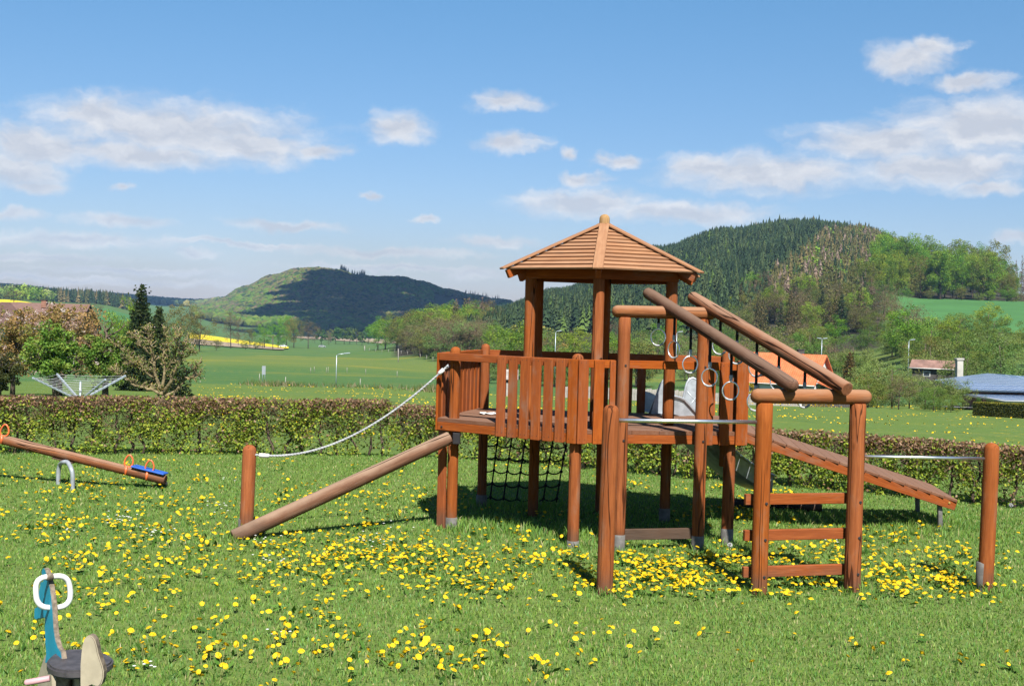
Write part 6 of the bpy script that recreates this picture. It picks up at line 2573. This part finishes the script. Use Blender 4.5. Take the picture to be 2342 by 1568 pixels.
# poles
for k, (x, y0, y1, Y, lab) in enumerate(((911, 797, 829, 330, 'wooden pole at the foot of the wooded knoll'), (834, 790, 806, 560, 'far wooden pole left of the wooded knoll'), (624, 768, 800, 560, 'wooden pole in front of the yellow field'), (1170, 0, 0, 0, ''))):
    if Y:
        t_, b_ = P(x, y0, Y), P(x, y1, Y)
        o = thing('pole', b_, lab, 'pole')
        tube('shaft', [b_ - Vector((0, 0, .8)), t_], .11 * Y / 330, M_fencew if k < 2 else M_bark, o, 6)
        tube('insulator', [t_ - Vector((.35, 0, .25)), t_ + Vector((.35, 0, -.25))], .06 * Y / 330, M_bark, o, 5)
# tall sign on two posts
p0 = G(603, 139)
sg = thing('road_sign', p0, 'narrow tall sign seen from behind on two posts in the meadow', 'sign')
for s in (-.05, .23):
    tube('sign_post', [p0 + Vector((s, 0, -.1)), p0 + Vector((s, 0, 1.9))], .04, M_alu, sg, 6)
beam('sign_panel', p0 + Vector((.09, -.04, .95)), p0 + Vector((.09, -.04, 2.0)), .03, .44, M_grey, sg, up=Vector((1, 0, 0)), bev=.01)
# small grey hut seen through the railing
gh = G(1166, 118)
root = thing('grey_hut', gh, 'small grey hut with a dark gap below its roof, seen through the railing slats', 'hut')
for s in (-.55, 0, .55):
    beam('hut_wall', gh + Vector((s, 0, -.2)), gh + Vector((s, 0, 1.45)), .1, .50, M_fencew, root, up=Vector((1, 0, 0)), bev=0)
beam('hut_back', gh + Vector((-.8, .8, .9)), gh + Vector((.8, .8, .9)), .1, 2.2, M_board, root, bev=0)
slab('hut_roof', [gh + Vector((-.95, -.35, 1.75)), gh + Vector((.95, -.35, 1.75)), gh + Vector((.95, 1.2, 2.7)), gh + Vector((-.95, 1.2, 2.7))], .1, M_fencew, root)
# fence stakes along the foot of the knoll and across the meadow
for k in range(14):
    t = k / 13
    x, Y = 845 + 190 * t, 520 - 240 * t
    p = G(x, Y)
    o = thing('fence_post', p, 'pale stake in the pasture fence below the wooded knoll', 'fence post', 'stakes below the wooded knoll')
    tube('stake', [p - Vector((0, 0, .2)), p + Vector((0, 0, 1.3))], .07, M_fencew, o, 5)
    tube('cap', [p + Vector((0, 0, 1.3)), p + Vector((0, 0, 1.38))], .06, M_conc, o, 5)
for x, Y in ((720, 205), (748, 203), (752, 205), (795, 206), (838, 200), (910, 188), (595, 142), (712, 198), (826, 131), (655, 128)):
    p = G(x, Y)
    o = thing('fence_post', p, 'short pale stake standing in the meadow', 'fence post', 'stakes in the meadow')
    tube('stake', [p - Vector((0, 0, .1)), p + Vector((0, 0, .95))], .04, M_fencew, o, 5)
    tube('cap', [p + Vector((0, 0, .95)), p + Vector((0, 0, 1.0))], .04, M_conc, o, 5)


# cars on the country road
def car(x, Y, col, label):
    p = G(x, Y, .95)
    root = thing('car', p, label, 'car')
    m_ = plain('car_paint', col, .3, 0, .6)
    prof_ = [(-2.1, .35), (-2.1, .85), (-1.85, .95), (-1.35, 1.42), (.35, 1.45), (1.05, .98), (2.0, .82), (2.12, .55), (2.1, .35)]
    vs = [p + Vector((a_, s * .85, z)) for s in (-1, 1) for a_, z in prof_]
    m2 = len(prof_)
    fs = [tuple(range(m2)), tuple(reversed(range(m2, 2 * m2)))] + [(i, i + m2, (i + 1) % m2 + m2, (i + 1) % m2) for i in range(m2)]
    mesh_obj('body', vs, fs, m_, root)
    gl = [(-1.25, 1.0), (-1.1, 1.36), (.25, 1.38), (.85, 1.0)]
    mesh_obj('side_window', [p + Vector((a_, -.87, z)) for a_, z in gl] + [p + Vector((a_, -.80, z)) for a_, z in gl], [(0, 1, 2, 3), (7, 6, 5, 4), (0, 4, 5, 1), (1, 5, 6, 2), (2, 6, 7, 3), (3, 7, 4, 0)], M_glass, root)
    for sx in (-1.3, 1.35):
        for sy in (-.8, .8):
            log('wheel', p + Vector((sx, sy - .1, .32)), p + Vector((sx, sy + .1, .32)), .32, M_rubber, root, 'flat', 'flat', 12, 0)


car(648, 650, (.6, .62, .64), 'white car on the country road left of the two green trees')
car(737, 690, (.30, .31, .33), 'grey car on the country road right of the valley trees')


# rank grass and rushes along the ditch at the far side of the near meadow
def verge():
    n = 2500
    x = np.concatenate([rng.uniform(560, 1090, n - 1400), rng.normal(1020, 40, 700), rng.normal(655, 45, 700)])
    Y = np.concatenate([rng.uniform(126, 134, n - 1400), rng.uniform(122, 128, 700), rng.uniform(124, 130, 700)])
    X = (x - CX) / F * Y
    cl = hnoise(X, Y * 3, .9, 61)
    k = cl + rng.normal(0, .3, len(X)) > .05
    X, Y, x = X[k], Y[k], x[k]
    n = len(X)
    hgt = rng.uniform(.2, .7, n) * np.where(np.abs(x - 1020) < 60, 1.5, 1.0)
    Z = terr(X, Y)
    a = rng.uniform(0, 3.14, n)
    w_ = .07
    V = np.stack([np.stack([X - np.cos(a) * w_, Y - np.sin(a) * w_, Z], 1), np.stack([X + np.cos(a) * w_, Y + np.sin(a) * w_, Z], 1), np.stack([X + rng.normal(0, .2, n), Y, Z + hgt], 1)], 1).reshape(-1, 3)
    pal = np.array([(0.10, 0.15, 0.035), (0.16, 0.18, 0.06), (0.33, 0.26, 0.16), (0.07, 0.13, 0.03)])
    c = pal[rng.choice(4, n, p=[.30, .28, .30, .12])]
    o = fast_mesh('rank_grass', V, 3, M_leaf, None, np.repeat(c, 3, 0))
    tag(o, 'rank grass and rushes along the ditch beyond the meadow', 'grass', kind='stuff')


verge()


# nearer meadow beyond the hedge: dandelions in drifts, as countless specks
def meadow_flowers():
    n = 21000
    Y = rng.uniform(30, 128, n)
    xp = rng.uniform(380, 2450, n)
    X = (xp - CX) / F * Y
    k = hnoise(X * 1.0, Y * 1.6, .35, 71) + .8 * hnoise(X, Y * 1.5, 1.3, 72) + rng.normal(0, .22, n) > .50
    X, Y = X[k], Y[k]
    n = len(X)
    Z = terr(X, Y) + .16
    r0 = rng.uniform(.022, .04, n) * (1 + Y / 110)
    vs = []
    for q in range(6):
        a = q * math.pi / 3
        vs.append(np.stack([X + r0 * math.cos(a), Y + r0 * math.sin(a), Z], 1))
    V = np.stack(vs, 1)
    V[:, :, 2] += rng.normal(0, .02, (n, 6))
    o = fast_mesh('meadow_dandelions', V.reshape(-1, 3), 6, M_petal)
    tag(o, 'drifts of yellow dandelions in the meadow beyond the hedge', 'dandelions', kind='stuff')


meadow_flowers()


# ------------------------------------------------------------------ the cumulus overhead that shades the far hill
def cloud(name, outline, zbase, thick, seed):
    """outline = hill points in shade (world); the cloud hangs up-sun of them"""
    pts = []
    for p in outline:
        t = (zbase - p.z) / sun_to.z
        pts.append(p + sun_to * t)
    bm = bmesh.new()
    r_ = random.Random(seed)
    xs = [p.x for p in pts]
    ys = [p.y for p in pts]

    def inside(x, y):
        c_ = False
        for i in range(len(pts)):
            a, b = pts[i], pts[i - 1]
            if (a.y > y) != (b.y > y) and x < (b.x - a.x) * (y - a.y) / (b.y - a.y) + a.x:
                c_ = not c_
        return c_
    s = 52
    x = min(xs)
    while x < max(xs):
        y = min(ys)
        while y < max(ys):
            q = (x + r_.uniform(-14, 14), y + r_.uniform(-14, 14))
            if inside(q[0] + r_.gauss(0, 45), q[1] + r_.gauss(0, 45)):
                M = Matrix.Translation((q[0], q[1], zbase + r_.uniform(0, thick))) @ Matrix.Diagonal((1, 1, .7, 1))
                bmesh.ops.create_icosphere(bm, subdivisions=2, radius=r_.uniform(32, 58), matrix=M)
            y += s
        x += s
    me = bpy.data.meshes.new(name)
    bm.to_mesh(me)
    bm.free()
    me.polygons.foreach_set('use_smooth', [True] * len(me.polygons))
    me.materials.append(plain('cloud_white', (.85, .86, .88), 1.0, 0, 0, .02, .01))
    o = link(bpy.data.objects.new(name, me))
    o['kind'] = 'structure'


shade = [G(575, 1500), G(600, 1750), G(640, 2020), G(690, 2260), G(735, 2400), G(790, 2470), G(840, 2600), G(1300, 2700), G(1300, 1450), G(900, 1350), G(700, 1380)]
cloud('cloud', shade, 1300, 60, 3)
shade2 = [G(-250, 2350), G(-250, 3600), G(455, 3700), G(500, 3000), G(300, 2300)]
cloud('cloud', shade2, 1500, 60, 4)


# ------------------------------------------------------------------ hazy spring air over the valley
def haze():
    ma = bpy.data.materials.new('haze_air')
    ma.use_nodes = True
    t = ma.node_tree
    t.nodes.clear()
    out = t.nodes.new('ShaderNodeOutputMaterial')
    pv = t.nodes.new('ShaderNodeVolumePrincipled')
    pv.inputs['Color'].default_value = (0.34, 0.60, 1.0, 1)
    pv.inputs['Density'].default_value = 0.000068
    pv.inputs['Anisotropy'].default_value = 0.0
    t.links.new(pv.outputs[0], out.inputs['Volume'])
    x, y0, y1, z0, z1 = 6500, -80, 4600, -36, 128
    vs = [(-x, y0, z0), (x, y0, z0), (x, y1, z0), (-x, y1, z0), (-x, y0, z1), (x, y0, z1), (x, y1, z1), (-x, y1, z1)]
    fs = [(0, 3, 2, 1), (4, 5, 6, 7), (0, 1, 5, 4), (1, 2, 6, 5), (2, 3, 7, 6), (3, 0, 4, 7)]
    o = mesh_obj('haze', vs, fs, ma)
    o['kind'] = 'stuff'


haze()
